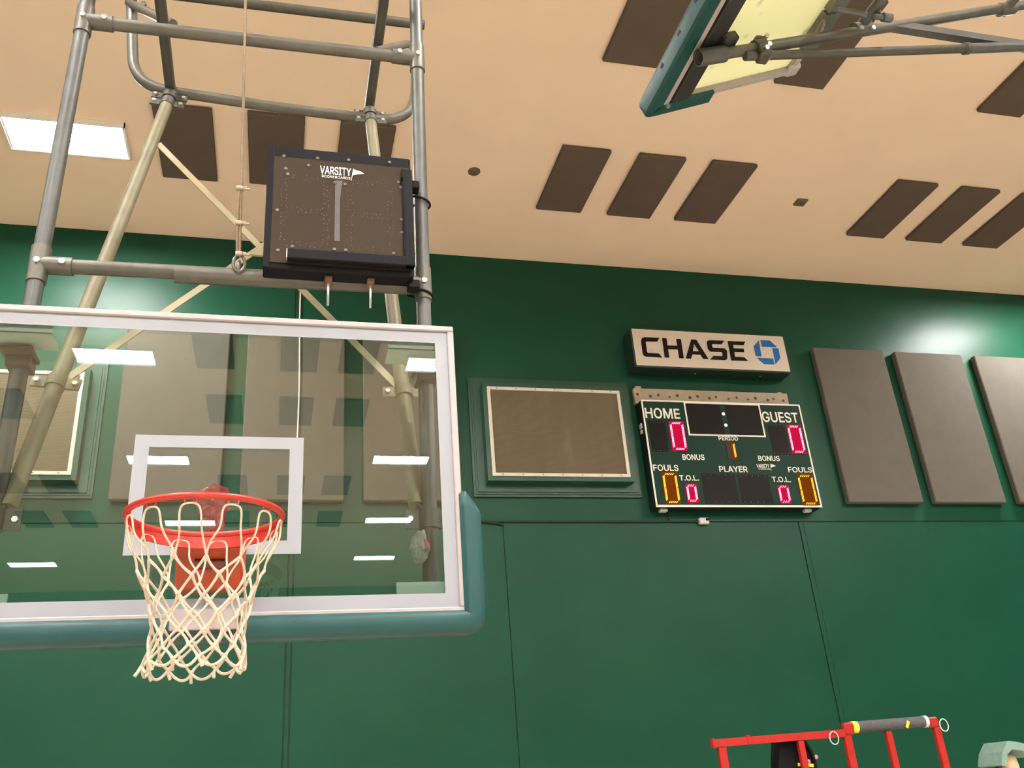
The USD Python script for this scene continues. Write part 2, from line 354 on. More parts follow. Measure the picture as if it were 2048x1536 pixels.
for x, lab in ((8.21, 'tall grey wall acoustic panel next to the scoreboard'), (9.57, 'tall grey wall acoustic panel in the middle of the three right of the scoreboard'),
               (10.97, 'tall grey wall acoustic panel cut off by the right edge'),
               (-1.02, 'tall grey wall acoustic panel behind the left part of the backboard glass'),
               (0.36, 'tall grey wall acoustic panel behind the middle of the glass, a cord hanging over it'),
               (1.76, 'tall grey wall acoustic panel behind the right edge of the backboard glass')):
    if wall_first is None:
        wall_first = acoustic(x - 0.585, x + 0.585, 6.90, 7.0, 5.443, 7.78, lab, 'panel_fabric', 'grey acoustic panels on the back wall', 'tall_acoustic_panel')
    else:
        copy_of(wall_first, 'tall_acoustic_panel', lab, 'acoustic panel', (x, 6.95, 5.443), 'grey acoustic panels on the back wall')

# ---------------------------------------------------------------- ceiling cover plates
t = thing('round_cover_plate', 'small round brown cover plate on the bare ceiling beside the support frame', 'cover plate', (2.34, 5.18, CEIL_Z))
put(t, 'cover_plate', spin(lathe([(0, 0), (0.075, 0), (0.075, 0.012), (0.055, 0.03), (0, 0.03)], 10), (0, 0, -1), (2.34, 5.18, CEIL_Z)), 'plate_brown', smooth=False)
put(t, 'screw', bolt((2.34, 5.18, CEIL_Z - .03), (0, 0, -1), 0.012, 0.006), 'steel_dark')
t = thing('junction_cover', 'small square dark junction cover on the ceiling between the two right panel rows', 'cover plate', (6.72, 5.18, CEIL_Z))
put(t, 'cover_plate', rbx(6.645, 6.795, 5.11, 5.25, CEIL_Z - .025, CEIL_Z, .006), 'plate_brown', smooth=False)
put(t, 'screw', bolt((6.72, 5.18, CEIL_Z - .025), (0, 0, -1), 0.012, 0.006), 'steel_dark')

# ---------------------------------------------------------------- grilles in moulded green frames
def grille(x0, x1, z0, z1, label):
    t = thing('speaker_grille', label, 'loudspeaker grille', ((x0 + x1) / 2, 7.0, z0))
    yf = 6.80
    def rect(d): return sbox(x0 - d, z0 - d, x1 + d, z1 + d)
    # box sides and stepped moulding
    put(t, 'cabinet', plate(rect(0.055), 7.0, 0.195), 'trim_green', smooth=False)
    for d0, d1, y1 in ((0.205, 0.055, 6.975), (0.175, 0.055, 6.962), (0.150, 0.055, 6.945)):
        put(t, 'moulding', plate(rect(d0).difference(rect(d1 - .002)), 7.0, 7.0 - y1), 'trim_green', smooth=False)
    w = 0.042
    for a in ((x0, x1, z0, z0 + w), (x0, x1, z1 - w, z1), (x0, x0 + w, z0 + w, z1 - w), (x1 - w, x1, z0 + w, z1 - w)):
        put(t, 'frame_strip', rbx(a[0], a[1], yf - .012, yf + .006, a[2], a[3], .003), 'grille_frame', smooth=False)
    put(t, 'grille_cloth', bx(x0 + w, x1 - w, yf - 0.002, yf + .006, z0 + w, z1 - w), 'grille_cloth', smooth=False)
    scr = []
    for k in range(7):
        xx = x0 + (k + .5) * (x1 - x0) / 7
        scr += [bolt((xx, yf - .012, zz), (0, -1, 0), .008, .003) for zz in (z0 + w / 2, z1 - w / 2)]
    put(t, 'screws', cat(scr), 'steel_dark', kind='stuff')
    return t
grille(2.712, 4.497, 5.725, 6.922, 'brown grille in a white strip and moulded green frame, left of the scoreboard')
grille(-3.775, -1.985, 5.685, 6.922, 'brown grille in a green frame seen through the left of the backboard glass')

# ---------------------------------------------------------------- CHASE sign
FX = [(4.764, 7.823),(7.046, 7.824),(7.044, 7.278),(4.760, 7.270)]
cx0 = (FX[0][0] + FX[3][0]) / 2; cx1 = (FX[1][0] + FX[2][0]) / 2; cz0 = (FX[2][1] + FX[3][1]) / 2; cz1 = (FX[0][1] + FX[1][1]) / 2
t = thing('lightbox_sign', 'white oblong sign box with black capitals and a blue octagon, above the scoreboard', 'sign', ((cx0 + cx1) / 2, 7.0, cz0))
put(t, 'sign_box', rbx(cx0 - .02, cx1 + .02, 6.72, 7.0, cz0 - .02, cz1 + .02, .01), 'sign_body', smooth=False)
put(t, 'sign_face', bx(cx0, cx1, 6.714, 6.73, cz0, cz1), 'sign_white', smooth=False, label='cream white sign face')
LET = dict(
 C=[[(5.148, 7.701),(4.927, 7.699),(4.891, 7.681),(4.875, 7.644),(4.870, 7.462),(4.882, 7.421),(4.915, 7.405),(5.145, 7.402),(5.105, 7.460),(4.951, 7.461),(4.936, 7.474),(4.938, 7.622),(4.950, 7.639),(5.109, 7.643)]],
 H=[[(5.188, 7.700),(5.251, 7.700),(5.248, 7.407),(5.183, 7.406)],[(5.396, 7.698),(5.465, 7.699),(5.459, 7.405),(5.393, 7.406)],[(5.247, 7.590),(5.403, 7.593),(5.402, 7.537),(5.247, 7.534)]],
 A=[[(5.621, 7.703),(5.694, 7.701),(5.825, 7.409),(5.748, 7.409),(5.718, 7.473),(5.600, 7.473),(5.564, 7.405),(5.491, 7.407)]],
 S=[[(6.119, 7.707),(5.885, 7.703),(5.857, 7.689),(5.846, 7.659),(5.846, 7.566),(5.872, 7.528),(6.041, 7.530),(6.054, 7.519),(6.050, 7.476),(6.035, 7.463),(5.908, 7.463),(5.852, 7.407),(6.074, 7.407),(6.102, 7.420),(6.116, 7.449),(6.127, 7.552),(6.096, 7.588),(5.926, 7.586),(5.916, 7.598),(5.914, 7.634),(5.935, 7.648),(6.063, 7.649)]],
 E=[[(6.169, 7.705),(6.438, 7.709),(6.403, 7.655),(6.240, 7.653),(6.238, 7.596),(6.394, 7.597),(6.389, 7.544),(6.238, 7.542),(6.234, 7.462),(6.374, 7.462),(6.421, 7.408),(6.167, 7.406)]])
HOLE = [(5.648, 7.640),(5.706, 7.521),(5.614, 7.520)]
for k, polys in LET.items():
    g = unary_union([Polygon(q).buffer(0) for q in polys])
    if k == 'A': g = g.difference(Polygon(HOLE))
    put(t, 'letter', plate(g, 6.714, .006), 'sign_black', smooth=False, label='black capital letter ' + k)
for q in ([(6.682, 7.745),(6.826, 7.747),(6.915, 7.648),(6.681, 7.648)],[(6.842, 7.629),(6.935, 7.628),(6.931, 7.474),(6.839, 7.380)],[(6.570, 7.464),(6.817, 7.465),(6.816, 7.370),(6.657, 7.374)],[(6.651, 7.741),(6.644, 7.492),(6.558, 7.494),(6.557, 7.643)]):
    put(t, 'emblem_piece', plate(Polygon(q), 6.714, .006), 'sign_blue', smooth=False, label='blue piece of the octagon emblem')
for xx in (cx0 + .9, cx1 - .4):
    put(t, 'fixing_screw', bolt((xx, 6.85, cz0 - .02), (0, 0, -1), .014, .012), 'steel_bright')

# ---------------------------------------------------------------- scoreboard
sx0, sx1, sz0, sz1 = 4.784, 7.126, 5.336, 6.808
FY = 6.80
t = thing('scoreboard', 'lit green gymnasium scoreboard showing zeros, mounted under the white sign', 'scoreboard', ((sx0 + sx1) / 2, 7.0, sz0))
put(t, 'cabinet', rbx(sx0, sx1, FY, 7.0, sz0, sz1, .006), 'board_side', smooth=False)
put(t, 'face_panel', bx(sx0 + .003, sx1 - .003, FY - .004, FY + .01, sz0 + .003, sz1 - .003), 'board_green', smooth=False, label='dark green scoreboard face')
w = 0.022
for a in ((sx0, sx1, sz0, sz0 + w * 1.3), (sx0, sx1, sz1 - w, sz1), (sx0, sx0 + w, sz0 + w, sz1 - w), (sx1 - w, sx1, sz0 + w, sz1 - w)):
    put(t, 'border_stripe', bx(a[0], a[1], FY - .007, FY, a[2], a[3]), 'print_cream', smooth=False)
def S2(p): return p
def rectof(a, b, c, d):
    return (min(a[0], d[0]) + max(a[0], d[0])) / 2, (b[0] + c[0]) / 2, (c[1] + d[1]) / 2, (a[1] + b[1]) / 2    # x0 x1 z0 z1
kx0, kx1, kz0, kz1 = rectof((5.403, 6.788),(6.493, 6.781),(6.504, 6.320),(5.395, 6.326))
put(t, 'clock_window', bx(kx0, kx1, FY - .006, FY, kz0, kz1), 'board_window', smooth=False, label='black unlit clock window')
put(t, 'clock_border', plate(sbox(kx0 - .011, kz0 - .011, kx1 + .011, kz1 + .011).difference(sbox(kx0 + .011, kz0 + .011, kx1 - .011, kz1 - .011)), FY, .008), 'print_cream', smooth=False)
kxm = (kx0 + kx1) / 2
put(t, 'clock_divider', bx(kxm - .035, kxm + .035, FY - .0068, FY, kz0 + .011, kz1 - .011), 'board_green', smooth=False)
for p in ((5.944, 6.634),(5.949, 6.471)):
    put(t, 'colon_dot', plate(Point(p[0], p[1]).buffer(.023), FY, .010), 'led_dot', label='white lit colon dot')
for s, q in (('HOME',((4.808, 6.544),(5.306, 6.542),(5.313, 6.695),(4.825, 6.690))),('GUEST',((6.501, 6.535),(7.053, 6.532),(7.064, 6.688),(6.528, 6.687))),('PERIOD',((5.805, 6.252),(6.091, 6.255),(6.092, 6.309),(5.812, 6.310))),
             ('BONUS',((5.243, 5.976),(5.558, 5.964),(5.557, 6.047),(5.251, 6.051))),('BONUS',((6.327, 5.972),(6.646, 5.972),(6.647, 6.045),(6.335, 6.048))),('FOULS',((4.817, 5.815),(5.167, 5.816),(5.167, 5.899),(4.820, 5.901))),
             ('FOULS',((6.736, 5.815),(7.098, 5.819),(7.097, 5.893),(6.743, 5.894))),('PLAYER',((5.734, 5.809),(6.143, 5.810),(6.146, 5.893),(5.744, 5.891))),('T.O.L.',((5.160, 5.688),(5.426, 5.688),(5.426, 5.760),(5.158, 5.761))),('T.O.L.',((6.472, 5.679),(6.742, 5.679),(6.745, 5.754),(6.472, 5.755)))):
    x0_, x1_, z0_, z1_ = (q[0][0] + q[3][0]) / 2, (q[1][0] + q[2][0]) / 2, (q[0][1] + q[1][1]) / 2, (q[2][1] + q[3][1]) / 2
    put(t, 'lettering', words(s, x0_, x1_, z0_, z1_, FY - .004, .003), 'print_cream', smooth=False, label='cream lettering reading ' + s)
def pennant(x, z, s, y, th=.003):
    """small flag on a slanted pole"""
    return cat(plate(Polygon([(x, z - .30 * s), (x + .035 * s, z - .30 * s), (x + .16 * s, z + .55 * s), (x + .125 * s, z + .55 * s)]), y, th),
               plate(Polygon([(x + .09 * s, z + .08 * s), (x + .30 * s, z + .16 * s), (x + .50 * s, z + .20 * s), (x + .78 * s, z + .26 * s), (x + .55 * s, z + .42 * s), (x + .35 * s, z + .45 * s), (x + .155 * s, z + .52 * s)]), y, th))
q = ((6.286, 5.876),(6.471, 5.874),(6.474, 5.924),(6.287, 5.927))
vx0, vx1, vz0, vz1 = q[3][0], q[1][0], q[0][1], q[3][1]
put(t, 'lettering', words('VARSITY', vx0, vx1, vz0, vz1, FY - .004, .003), 'print_cream', smooth=False, label='small cream lettering reading VARSITY')
put(t, 'lettering', words('SCOREBOARDS', vx0 + .02, vx1 + .02, vz0 - .026, vz0 - .008, FY - .004, .003, False), 'print_cream', smooth=False, label='tiny cream lettering reading SCOREBOARDS')
put(t, 'pennant_mark', pennant(vx1 + .01, vz0 - .005, .115, FY - .004), 'print_cream', smooth=False)
def digit(quad, lit, color, window, pad=.03, segs='abcdef', nrow=2, dots=(7, 9)):
    """seven-segment LED digit: a dark window, an emissive patch for the LED halo, two staggered rows of LEDs per lit segment"""
    x0, x1, z0, z1 = (quad[0][0] + quad[3][0]) / 2, (quad[1][0] + quad[2][0]) / 2, (quad[2][1] + quad[3][1]) / 2, (quad[0][1] + quad[1][1]) / 2
    wpath = put(t, 'digit_window', bx(x0 - pad, x1 + pad, FY - .008, FY, z0 - pad, z1 + pad), window, smooth=False)
    halo = sbox(x0, z0, x1, z1).buffer(.026 if nrow == 2 else .02)  # outline of the glow patch imitating the halo round the LEDs
    if 'a' in segs: put(wpath, 'digit_halo', plate(halo, FY - .0075, .0015), 'halo_red' if color == 'led_red' else 'halo_amber', smooth=False)
    if segs == 'bc': put(wpath, 'digit_halo', plate(sbox(x1 - .028, z0 - .006, x1 + .016, z1 + .006).buffer(.008), FY - .0075, .0015), 'halo_amber', smooth=False)  # narrow glow patch for the halo of the period digit
    W, Hh = x1 - x0, z1 - z0; zm = (z0 + z1) / 2; c = .16 * W
    S = dict(a=((x0 + c, z1), (x1 - c, z1)), d=((x0 + c, z0), (x1 - c, z0)), f=((x0, zm + .02 * Hh), (x0, z1 - c)), e=((x0, z0 + c), (x0, zm - .02 * Hh)), b=((x1, zm + .02 * Hh), (x1, z1 - c)), c=((x1, z0 + c), (x1, zm - .02 * Hh)), g=((x0 + c, zm), (x1 - c, zm)))
    for s in segs:
        (ax, az), (bx_, bz) = S[s]; n = dots[0] if s in 'adg' else dots[1]; out = []
        nx, nz = (0, 1) if s in 'adg' else (1, 0); off = .0075
        for k in range(2 * n):
            f = k / (2 * n - 1); o = off if k % 2 else -off
            dx, dz = bx_ - ax, bz - az
            p = V(ax + dx * f + nx * o, FY - .010, az + dz * f + nz * o)
            out.append(lathe([(0, 0), (.0062, 0), (.0056, .008), (0, .011)], 6).apply_transform(trimesh.geometry.align_vectors([0, 0, 1], [0, -1, 0])).apply_translation(p + V(0, .003, 0)))
        put(wpath, 'led_segment', cat(out), color, smooth=False)
digit(((5.153, 6.483),(5.312, 6.479),(5.316, 6.112),(5.150, 6.125)), 1, 'led_red', 'window_red', dots=(5, 9))
digit(((6.881, 6.475),(7.051, 6.473),(7.035, 6.103),(6.869, 6.114)), 1, 'led_red', 'window_red', dots=(5, 9))
digit(((4.947, 5.774),(5.111, 5.771),(5.099, 5.395),(4.936, 5.405)), 1, 'led_amber', 'window_amber', pad=.024, dots=(5, 9))
digit(((6.875, 5.769),(7.059, 5.765),(7.056, 5.383),(6.858, 5.388)), 1, 'led_amber', 'window_amber', pad=.022, dots=(5, 9))
digit(((5.248, 5.621),(5.356, 5.619),(5.350, 5.416),(5.241, 5.421)), 1, 'led_red', 'window_red', pad=.022, dots=(3, 5))
digit(((6.550, 5.615),(6.672, 5.612),(6.664, 5.408),(6.544, 5.410)), 1, 'led_red', 'window_red', pad=.022, dots=(3, 5))
digit(((5.928, 6.214),(6.011, 6.211),(6.003, 6.007),(5.910, 6.009)), 1, 'led_amber', 'window_amber', pad=.02, segs='bc', dots=(3, 5))
def darkwin(quad, name='digit_window'):
    x0, x1, z0, z1 = (quad[0][0] + quad[3][0]) / 2, (quad[1][0] + quad[2][0]) / 2, (quad[2][1] + quad[3][1]) / 2, (quad[0][1] + quad[1][1]) / 2
    p = put(t, name, bx(x0, x1, FY - .0065, FY, z0, z1), 'board_window', smooth=False)
    d = []
    for i in range(5):
        for zz in (z0 + .02, z1 - .02):
            d.append(bolt((x0 + (x1 - x0) * (i + .5) / 5 + RNG.uniform(-.01, .01), FY - .0065, zz), (0, -1, 0), .006, .004))
    put(p, 'unlit_leds', cat(d), 'led_off', kind='stuff')
darkwin(((4.839, 6.507),(5.080, 6.508),(5.079, 6.071),(4.855, 6.074)))
darkwin(((6.558, 6.488),(6.809, 6.488),(6.828, 6.061),(6.583, 6.071)))
darkwin(((5.479, 5.793),(5.963, 5.785),(5.926, 5.383),(5.458, 5.384)))
darkwin(((5.997, 5.783),(6.440, 5.777),(6.414, 5.384),(5.959, 5.383)))
for xx in (sx0 + .08, sx1 - .22):
    put(t, 'mounting_tab', rbx(xx, xx + .10, 6.86, 6.93, sz0 - .035, sz0 + .002, .005), 'box_white', smooth=False, label='pale bracket tab under the cabinet')
put(t, 'side_fitting', cat(rbx(sx0 - .02, sx0, 6.86, 6.93, 6.43, 6.50, .005), rbx(sx0 - .02, sx0, 6.87, 6.92, 6.36, 6.41, .005)), 'box_white', smooth=False, label='pale cable fitting on the left side')
t = thing('mounting_rail', 'cream perforated mounting rail sticking out above the scoreboard', 'mounting rail', (5.9, 7.0, 6.8))
put(t, 'rail', cat(rbx(4.762, 7.060, 6.93, 7.0, 6.812, 7.037, .004), rbx(4.80, 4.88, 6.94, 7.0, 7.03, 7.075, .004), rbx(6.92, 6.99, 6.94, 7.0, 7.03, 7.06, .004)), 'strip_cream', smooth=False)
for fx in (.02, .10, .15, .22, .27, .35, .40, .475, .52, .60, .655, .73, .78, .86, .90, .965):
    r_ = .016 + .008 * ((fx * 37) % 1)
    put(t, 'bolt_hole', spin(lathe([(0, 0), (r_, 0), (r_ * .9, .003), (0, .003)], 10), (0, -1, 0), (4.762 + fx * 2.298, 6.93, 6.935 + .012 * math.sin(fx * 50))), 'hole_brown')

# ---------------------------------------------------------------- cables on the back wall
t = thing('power_cable', 'thin dark cable running level along the wall below the brown grille', 'cable', (4.0, 7.0, 5.2))
put(t, 'cable', tube(np.array([(1.6, 6.985, 5.214), (2.54, 6.985, 5.212), (3.6, 6.985, 5.209), (4.6, 6.985, 5.206), (5.42, 6.985, 5.205)]), .011, 8), 'wall_green_dark', label='dark painted cable')
put(t, 'cable', tube(np.array([(5.02, 6.985, 5.215), (5.02, 6.98, 5.28), (5.02, 6.975, 5.328)]), .010, 8), 'wall_green_dark')
put(t, 'cable_end', tube(np.array([(2.60, 6.985, 5.205), (2.78, 6.983, 5.19), (2.85, 6.98, 5.165)]), .012, 8), 'wall_green_dark')
t = thing('junction_box', 'small white socket box on the wall just below the scoreboard', 'junction box', (5.484, 7.0, 5.17))
put(t, 'box', rbx(5.42, 5.55, 6.94, 7.0, 5.165, 5.245, .008), 'box_white', smooth=False)
put(t, 'knockout', bx(5.505, 5.545, 6.936, 6.945, 5.205, 5.235), 'sign_black', smooth=False)
t = thing('white_cable', 'thin white cord hanging down over the middle grey panel behind the glass', 'cable', (0.36, 6.88, 5.44))
cpts = [(0.392 + .01 * math.sin(z * 2.1), 6.885, z) for z in np.linspace(6.15, 7.78, 14)]
put(t, 'cord', tube(cpts + [(0.385, 6.985, 7.85), (0.385, 6.99, 8.3)], .010, 8), 'cord_white')
put(t, 'cord_plug', rbx(0.375, 0.40, 6.873, 6.897, 6.10, 6.16, .005), 'cord_white')

# ---------------------------------------------------------------- basketball backboard
bw, z0, z1 = 0.9144, 2.765, 3.978
t = thing('basketball_backboard', 'clear glass basketball backboard with white border, target square and teal edge padding', 'basketball backboard', (0, 0, z0))
put(t, 'glass_pane', bx(-bw + .01, bw - .01, 0, .0127, z0 + .01, z1 - .01), 'board_glass', smooth=False, label='clear glass pane')
fw = .026
for a in ((-bw, bw, z0, z0 + fw), (-bw, bw, z1 - fw, z1), (-bw, -bw + fw, z0 + fw, z1 - fw), (bw - fw, bw, z0 + fw, z1 - fw)):
    put(t, 'frame_bar', rbx(a[0], a[1], -.014, .05, a[2], a[3], .004), 'frame_aluminium', smooth=False)
st = .053
e = fw
for a in ((-bw + e, bw - e, z0 + e, z0 + e + st), (-bw + e, bw - e, z1 - e - st, z1 - e), (-bw + e, -bw + e + st, z0 + e + st, z1 - e - st), (bw - e - st, bw - e, z0 + e + st, z1 - e - st)):
    put(t, 'border_stripe', bx(a[0], a[1], -.0022, 0, a[2], a[3]), 'white_paint', smooth=False)
put(t, 'target_square', plate(sbox(-.305, 3.0, .305, 3.457).difference(sbox(-.2535, 3.05, .2535, 3.409)), 0, .0022), 'white_paint', smooth=False, label='white painted target square')
# padding: a rounded U wrapped round the bottom edge and 15 in. up each side
def padprofile(depth, th):
    return sbox(-.5 * depth, 0, .5 * depth, th).buffer(-.018).buffer(.018)
def sweep_pad(path, sec):
    """sec: (offset outward, y) points; path: (x, z, nx, nz) stations"""
    n = len(sec); v = []
    for x, z, nx, nz in path: v += [(x + o * nx, y, z + o * nz) for o, y in sec]
    f = []
    for i in range(len(path) - 1):
        for j in range(n):
            j2 = (j + 1) % n; f += [(i * n + j, (i + 1) * n + j, (i + 1) * n + j2), (i * n + j, (i + 1) * n + j2, i * n + j2)]
    v = np.array(v); c0 = len(v); v = np.vstack([v, v[:n].mean(0), v[-n:].mean(0)])
    for j in range(n):
        j2 = (j + 1) % n; f += [(c0, j, j2), (c0 + 1, c0 - n + j2, c0 - n + j)]
    m = trimesh.Trimesh(v, np.array(f), process=False); trimesh.repair.fix_normals(m); return m
sec = [(-.012, -.016), (.0, -.030), (.012, -.036), (.045, -.036), (.062, -.030), (.072, -.016), (.074, .0), (.074, .05), (.066, .072), (.05, .082), (-.012, .082), (-.012, .052), (.001, .051), (.001, -.015)]
path = []
top = 3.20
def shrink(k): return k
for zz in np.linspace(top, z0 + .03, 12): path.append((bw, zz, 1, 0))
for a in np.linspace(0, 90, 8)[1:-1]: path.append((bw, z0, math.cos(math.radians(a)), -math.sin(math.radians(a))))
for xx in np.linspace(bw - .03, -bw + .03, 24): path.append((xx, z0, 0, -1))
for a in np.linspace(90, 180, 8)[1:-1]: path.append((-bw, z0, math.cos(math.radians(a)), -math.sin(math.radians(a))))
for zz in np.linspace(z0 + .03, top, 12): path.append((-bw, zz, -1, 0))
pad = sweep_pad(path, sec)
pv = pad.vertices
for s in (1, -1):          # rounded tips
    sel = (pv[:, 2] > top - .06) & (s * pv[:, 0] > 0)
    k = np.clip((pv[sel, 2] - (top - .06)) / .06, 0, 1); o = s * pv[sel, 0] - bw
    pv[sel, 2] -= np.clip(o, 0, .08) * k * 0.9 
    pv[sel, 2] += .045 * np.clip(1 - np.abs(o - .015) / .07, 0, 1) * k
pad.vertices = pv
put(t, 'edge_padding', pad, 'pad_teal', smooth=50, label='teal green rubber edge padding')
put(t, 'base_plate', cat(rbx(-.128, .098, -.042, .06, 2.728, 2.80, .004)), 'frame_aluminium', smooth=False, label='pale steel plate at the bottom centre below the rim')
put(t, 'gap_shade', rbx(-.13, .10, -.0385, .0, 2.716, 2.728, .002), 'rubber', smooth=False)  # black strip painted in for the shadow under the plate
for nm, a, lab in (('corner_bracket', (.64, .862, .016, .16, 3.872, 3.928), None), ('corner_bracket', (.655, .862, .016, .16, 2.825, 2.893), None), ('corner_bracket', (-.862, -.645, .016, .16, 3.872, 3.93), None), ('corner_bracket', (-.862, -.655, .016, .16, 2.825, 2.878), None)):
    b_ = put(t, nm, cat(rbx(a[0], a[1], a[2], a[2] + .006, a[4], a[5], .002), rbx(a[0], a[1], a[2], a[3], a[4], a[4] + .007, .002)), 'bracket_teal', smooth=False)
    for k in range(3 if a[4] > 3.5 else 0):
        xx = a[0] + (k + .5) * (a[1] - a[0]) / 3
        put(b_, 'bolt', bolt((xx, a[2], a[4] + .042), (0, -1, 0), .012, .008), 'steel_bright')

# ---------------------------------------------------------------- rim
RC = V(-.006, -.390, 3.024); RR = .2375; TILT = .030
def onring(a, r=RR, dz=0.0):
    y = -math.cos(a) * r                      # a = 0 is the point nearest the viewer
    return V(RC[0] + math.sin(a) * r, RC[1] + y, RC[2] + dz + y * TILT)
rim = put(t, 'rim', tube([onring(a) for a in np.linspace(0, 2 * np.pi, 73)[:-1]], .0105, 12, closed=True), 'rim_red', label='orange-red steel rim')
bv, bf = [], []
aa = np.linspace(math.radians(80), math.radians(280), 61)
for i, a in enumerate(aa):
    k = math.sin(math.pi * i / 60) ** 0.45
    for rr_, dz in ((RR - .003, -.004), (RR - .003, -.010 - .040 * k), (RR + .004, -.010 - .040 * k), (RR + .004, -.004)): bv.append(onring(a, rr_, dz))
for i in range(60):
    for j in range(4):
        j2 = (j + 1) % 4; bf += [(4 * i + j, 4 * i + j2, 4 * i + 4 + j2), (4 * i + j, 4 * i + 4 + j2, 4 * i + 4 + j)]
m = trimesh.Trimesh(np.array(bv), np.array(bf), process=False); trimesh.repair.fix_normals(m)
put(rim, 'support_band', m, 'rim_red', smooth=30, label='flat red band under the back half of the ring')
HOOK = [math.radians(-7 + 30 * k) for k in range(12)]
for a in HOOK:
    p = onring(a); tg = V(math.cos(a), math.sin(a), 0) * .016
    put(rim, 'net_hook', tube(bent([p - tg + V(0, 0, -.006), p - tg * 1.1 + V(0, 0, -.022), p + tg * 1.1 + V(0, 0, -.022), p + tg + V(0, 0, -.006)], .012, 5), .0028, 6), 'rim_red')
put(rim, 'mounting_plate', rbx(-.125, .112, -.016, -.002, 2.862, 3.03, .004), 'mount_orange', smooth=False, label='orange back plate on the glass')
hs = Polygon([(-.012, 3.012), (-.150, 3.012), (-.150, 2.985), (-.095, 2.96), (-.06, 2.905), (-.05, 2.868), (-.012, 2.865)])
mm = trimesh.creation.extrude_polygon(hs, .205, engine='earcut')
mm.apply_transform(np.array([[0, 0, 1, -.110], [1, 0, 0, 0], [0, 1, 0, 0], [0, 0, 0, 1.0]]))
put(rim, 'breakaway_housing', mm, 'mount_orange', smooth=20, label='orange housing of the spring mount under the ring')
put(rim, 'spring_cover', cat(rbx(-.055, .045, -.085, -.03, 2.955, 2.985, .006), rod((-.055, -.085, 2.945), (.045, -.085, 2.945), .018, 14)), 'rim_worn')
for xx in (-.105, .088):
    for zz in (2.885, 3.0):
        put(rim, 'mounting_bolt', bolt((xx, -.016, zz), (0, -1, 0), .012, .009), 'steel_dark')

# ---------------------------------------------------------------- net
t = thing('basketball_net', 'off-white cord net hanging from the orange rim, hem flared', 'net', (RC[0], RC[1], 2.55))
def netpt(ang, r, z, j=.004):
    q = RNG.uniform(-j, j, 3)
    return V(RC[0] + math.sin(ang) * r + q[0], RC[1] - math.cos(ang) * r + q[1], z + q[2])
LV = [(2.848, .186), (2.795, .166), (2.742, .152), (2.69, .140), (2.642, .134), (2.598, .138), (2.562, .150)]
step = math.radians(30); nodes = []
for l, (z, r) in enumerate(LV):
    nodes.append([netpt(HOOK[k] + (step / 2 if l % 2 == 0 else 0), r, z, .006) for k in range(12)])
for k in range(12):
    a = HOOK[k]; p = onring(a, RR, -.024)
    L_, R_ = nodes[0][k - 1], nodes[0][k]
    def side(n, s):
        q1 = onring(a + s * .115, RR * .99, -.036); q2 = onring(a + s * .140, RR * .955, -.085) + RNG.uniform(-.004, .004, 3)
        q3 = .5 * q2 + .5 * n + V(0, 0, .004) + RNG.uniform(-.005, .005, 3)
        return [q1, q2, q3, n]
    pts = side(L_, -1)[::-1] + [p] + side(R_, 1)
    from scipy.interpolate import CubicSpline
    cs = CubicSpline(np.arange(len(pts)), np.array(pts)); sm = cs(np.linspace(0, len(pts) - 1, 33))
    put(t, 'net_loop', tube(sm, .0034, 7), 'net_cord', smooth=60)
for k in range(12):
    segs = []
    for l in range(len(LV) - 1):
        for d in (0, 1):
            if l % 2 == 0: n0, n1 = nodes[l][k], nodes[l + 1][(k + d) % 12]
            else: n0, n1 = nodes[l][k], nodes[l + 1][(k - d) % 12]
            mid = (n0 + n1) / 2 + RNG.uniform(-.004, .004, 3)
            cs = CubicSpline([0, 1, 2], np.array([n0, mid, n1])); s_ = np.linspace(0, 2, 9)
            segs.append(tube(cs(s_), (.0040 + .0020 * np.abs(s_ - 1) ** 2), 7))
    n = nodes[-1][k]; z_ = n + V(*(RNG.uniform(-.02, .02, 2)), -.028)
    segs.append(tube([n + V(0, 0, .004), (n + z_) / 2 + RNG.uniform(-.004, .004, 3), z_], [.0055, .005, .0055], 7))
    segs.append(tube(CubicSpline([0, 1, 2], np.array([n, (n + nodes[-1][(k + 1) % 12]) / 2 + V(0, 0, -.022) + RNG.uniform(-.006, .006, 3), nodes[-1][(k + 1) % 12]]))(np.linspace(0, 2, 9)), .0046, 7))
    put(t, 'net_mesh', cat(segs), 'net_cord', smooth=60)

# ---------------------------------------------------------------- crumpled wraps behind the glass
t = thing('red_wrap', 'crumpled red plastic wrap behind the glass above the rim', 'plastic wrap', (-.02, .06, 3.1))
put(t, 'top_fold', blob((-.02, .075, 3.225), (.060, .03, .062), 3, .55, 3, 2.0), 'wrap_red', smooth=False)
put(t, 'hanging_tail', cat(blob((-.008, .07, 3.15), (.036, .024, .055), 5, .5, 3, 2.0), blob((.004, .07, 3.09), (.022, .018, .05), 6, .45, 3, 2.4)), 'wrap_red', smooth=False)
t = thing('clear_wrap', 'crumpled clear plastic tied at the foot of the right mast', 'plastic wrap', (.80, .14, 3.03))
put(t, 'plastic', blob((.765, .13, 3.055), (.036, .028, .058), 9, .5, 3, 2.2), 'wrap_clear', smooth=False)
put(t, 'red_tip', blob((.786, .112, 3.06), (.010, .010, .024), 4, .4, 2, 2.0), 'wrap_red', smooth=False)

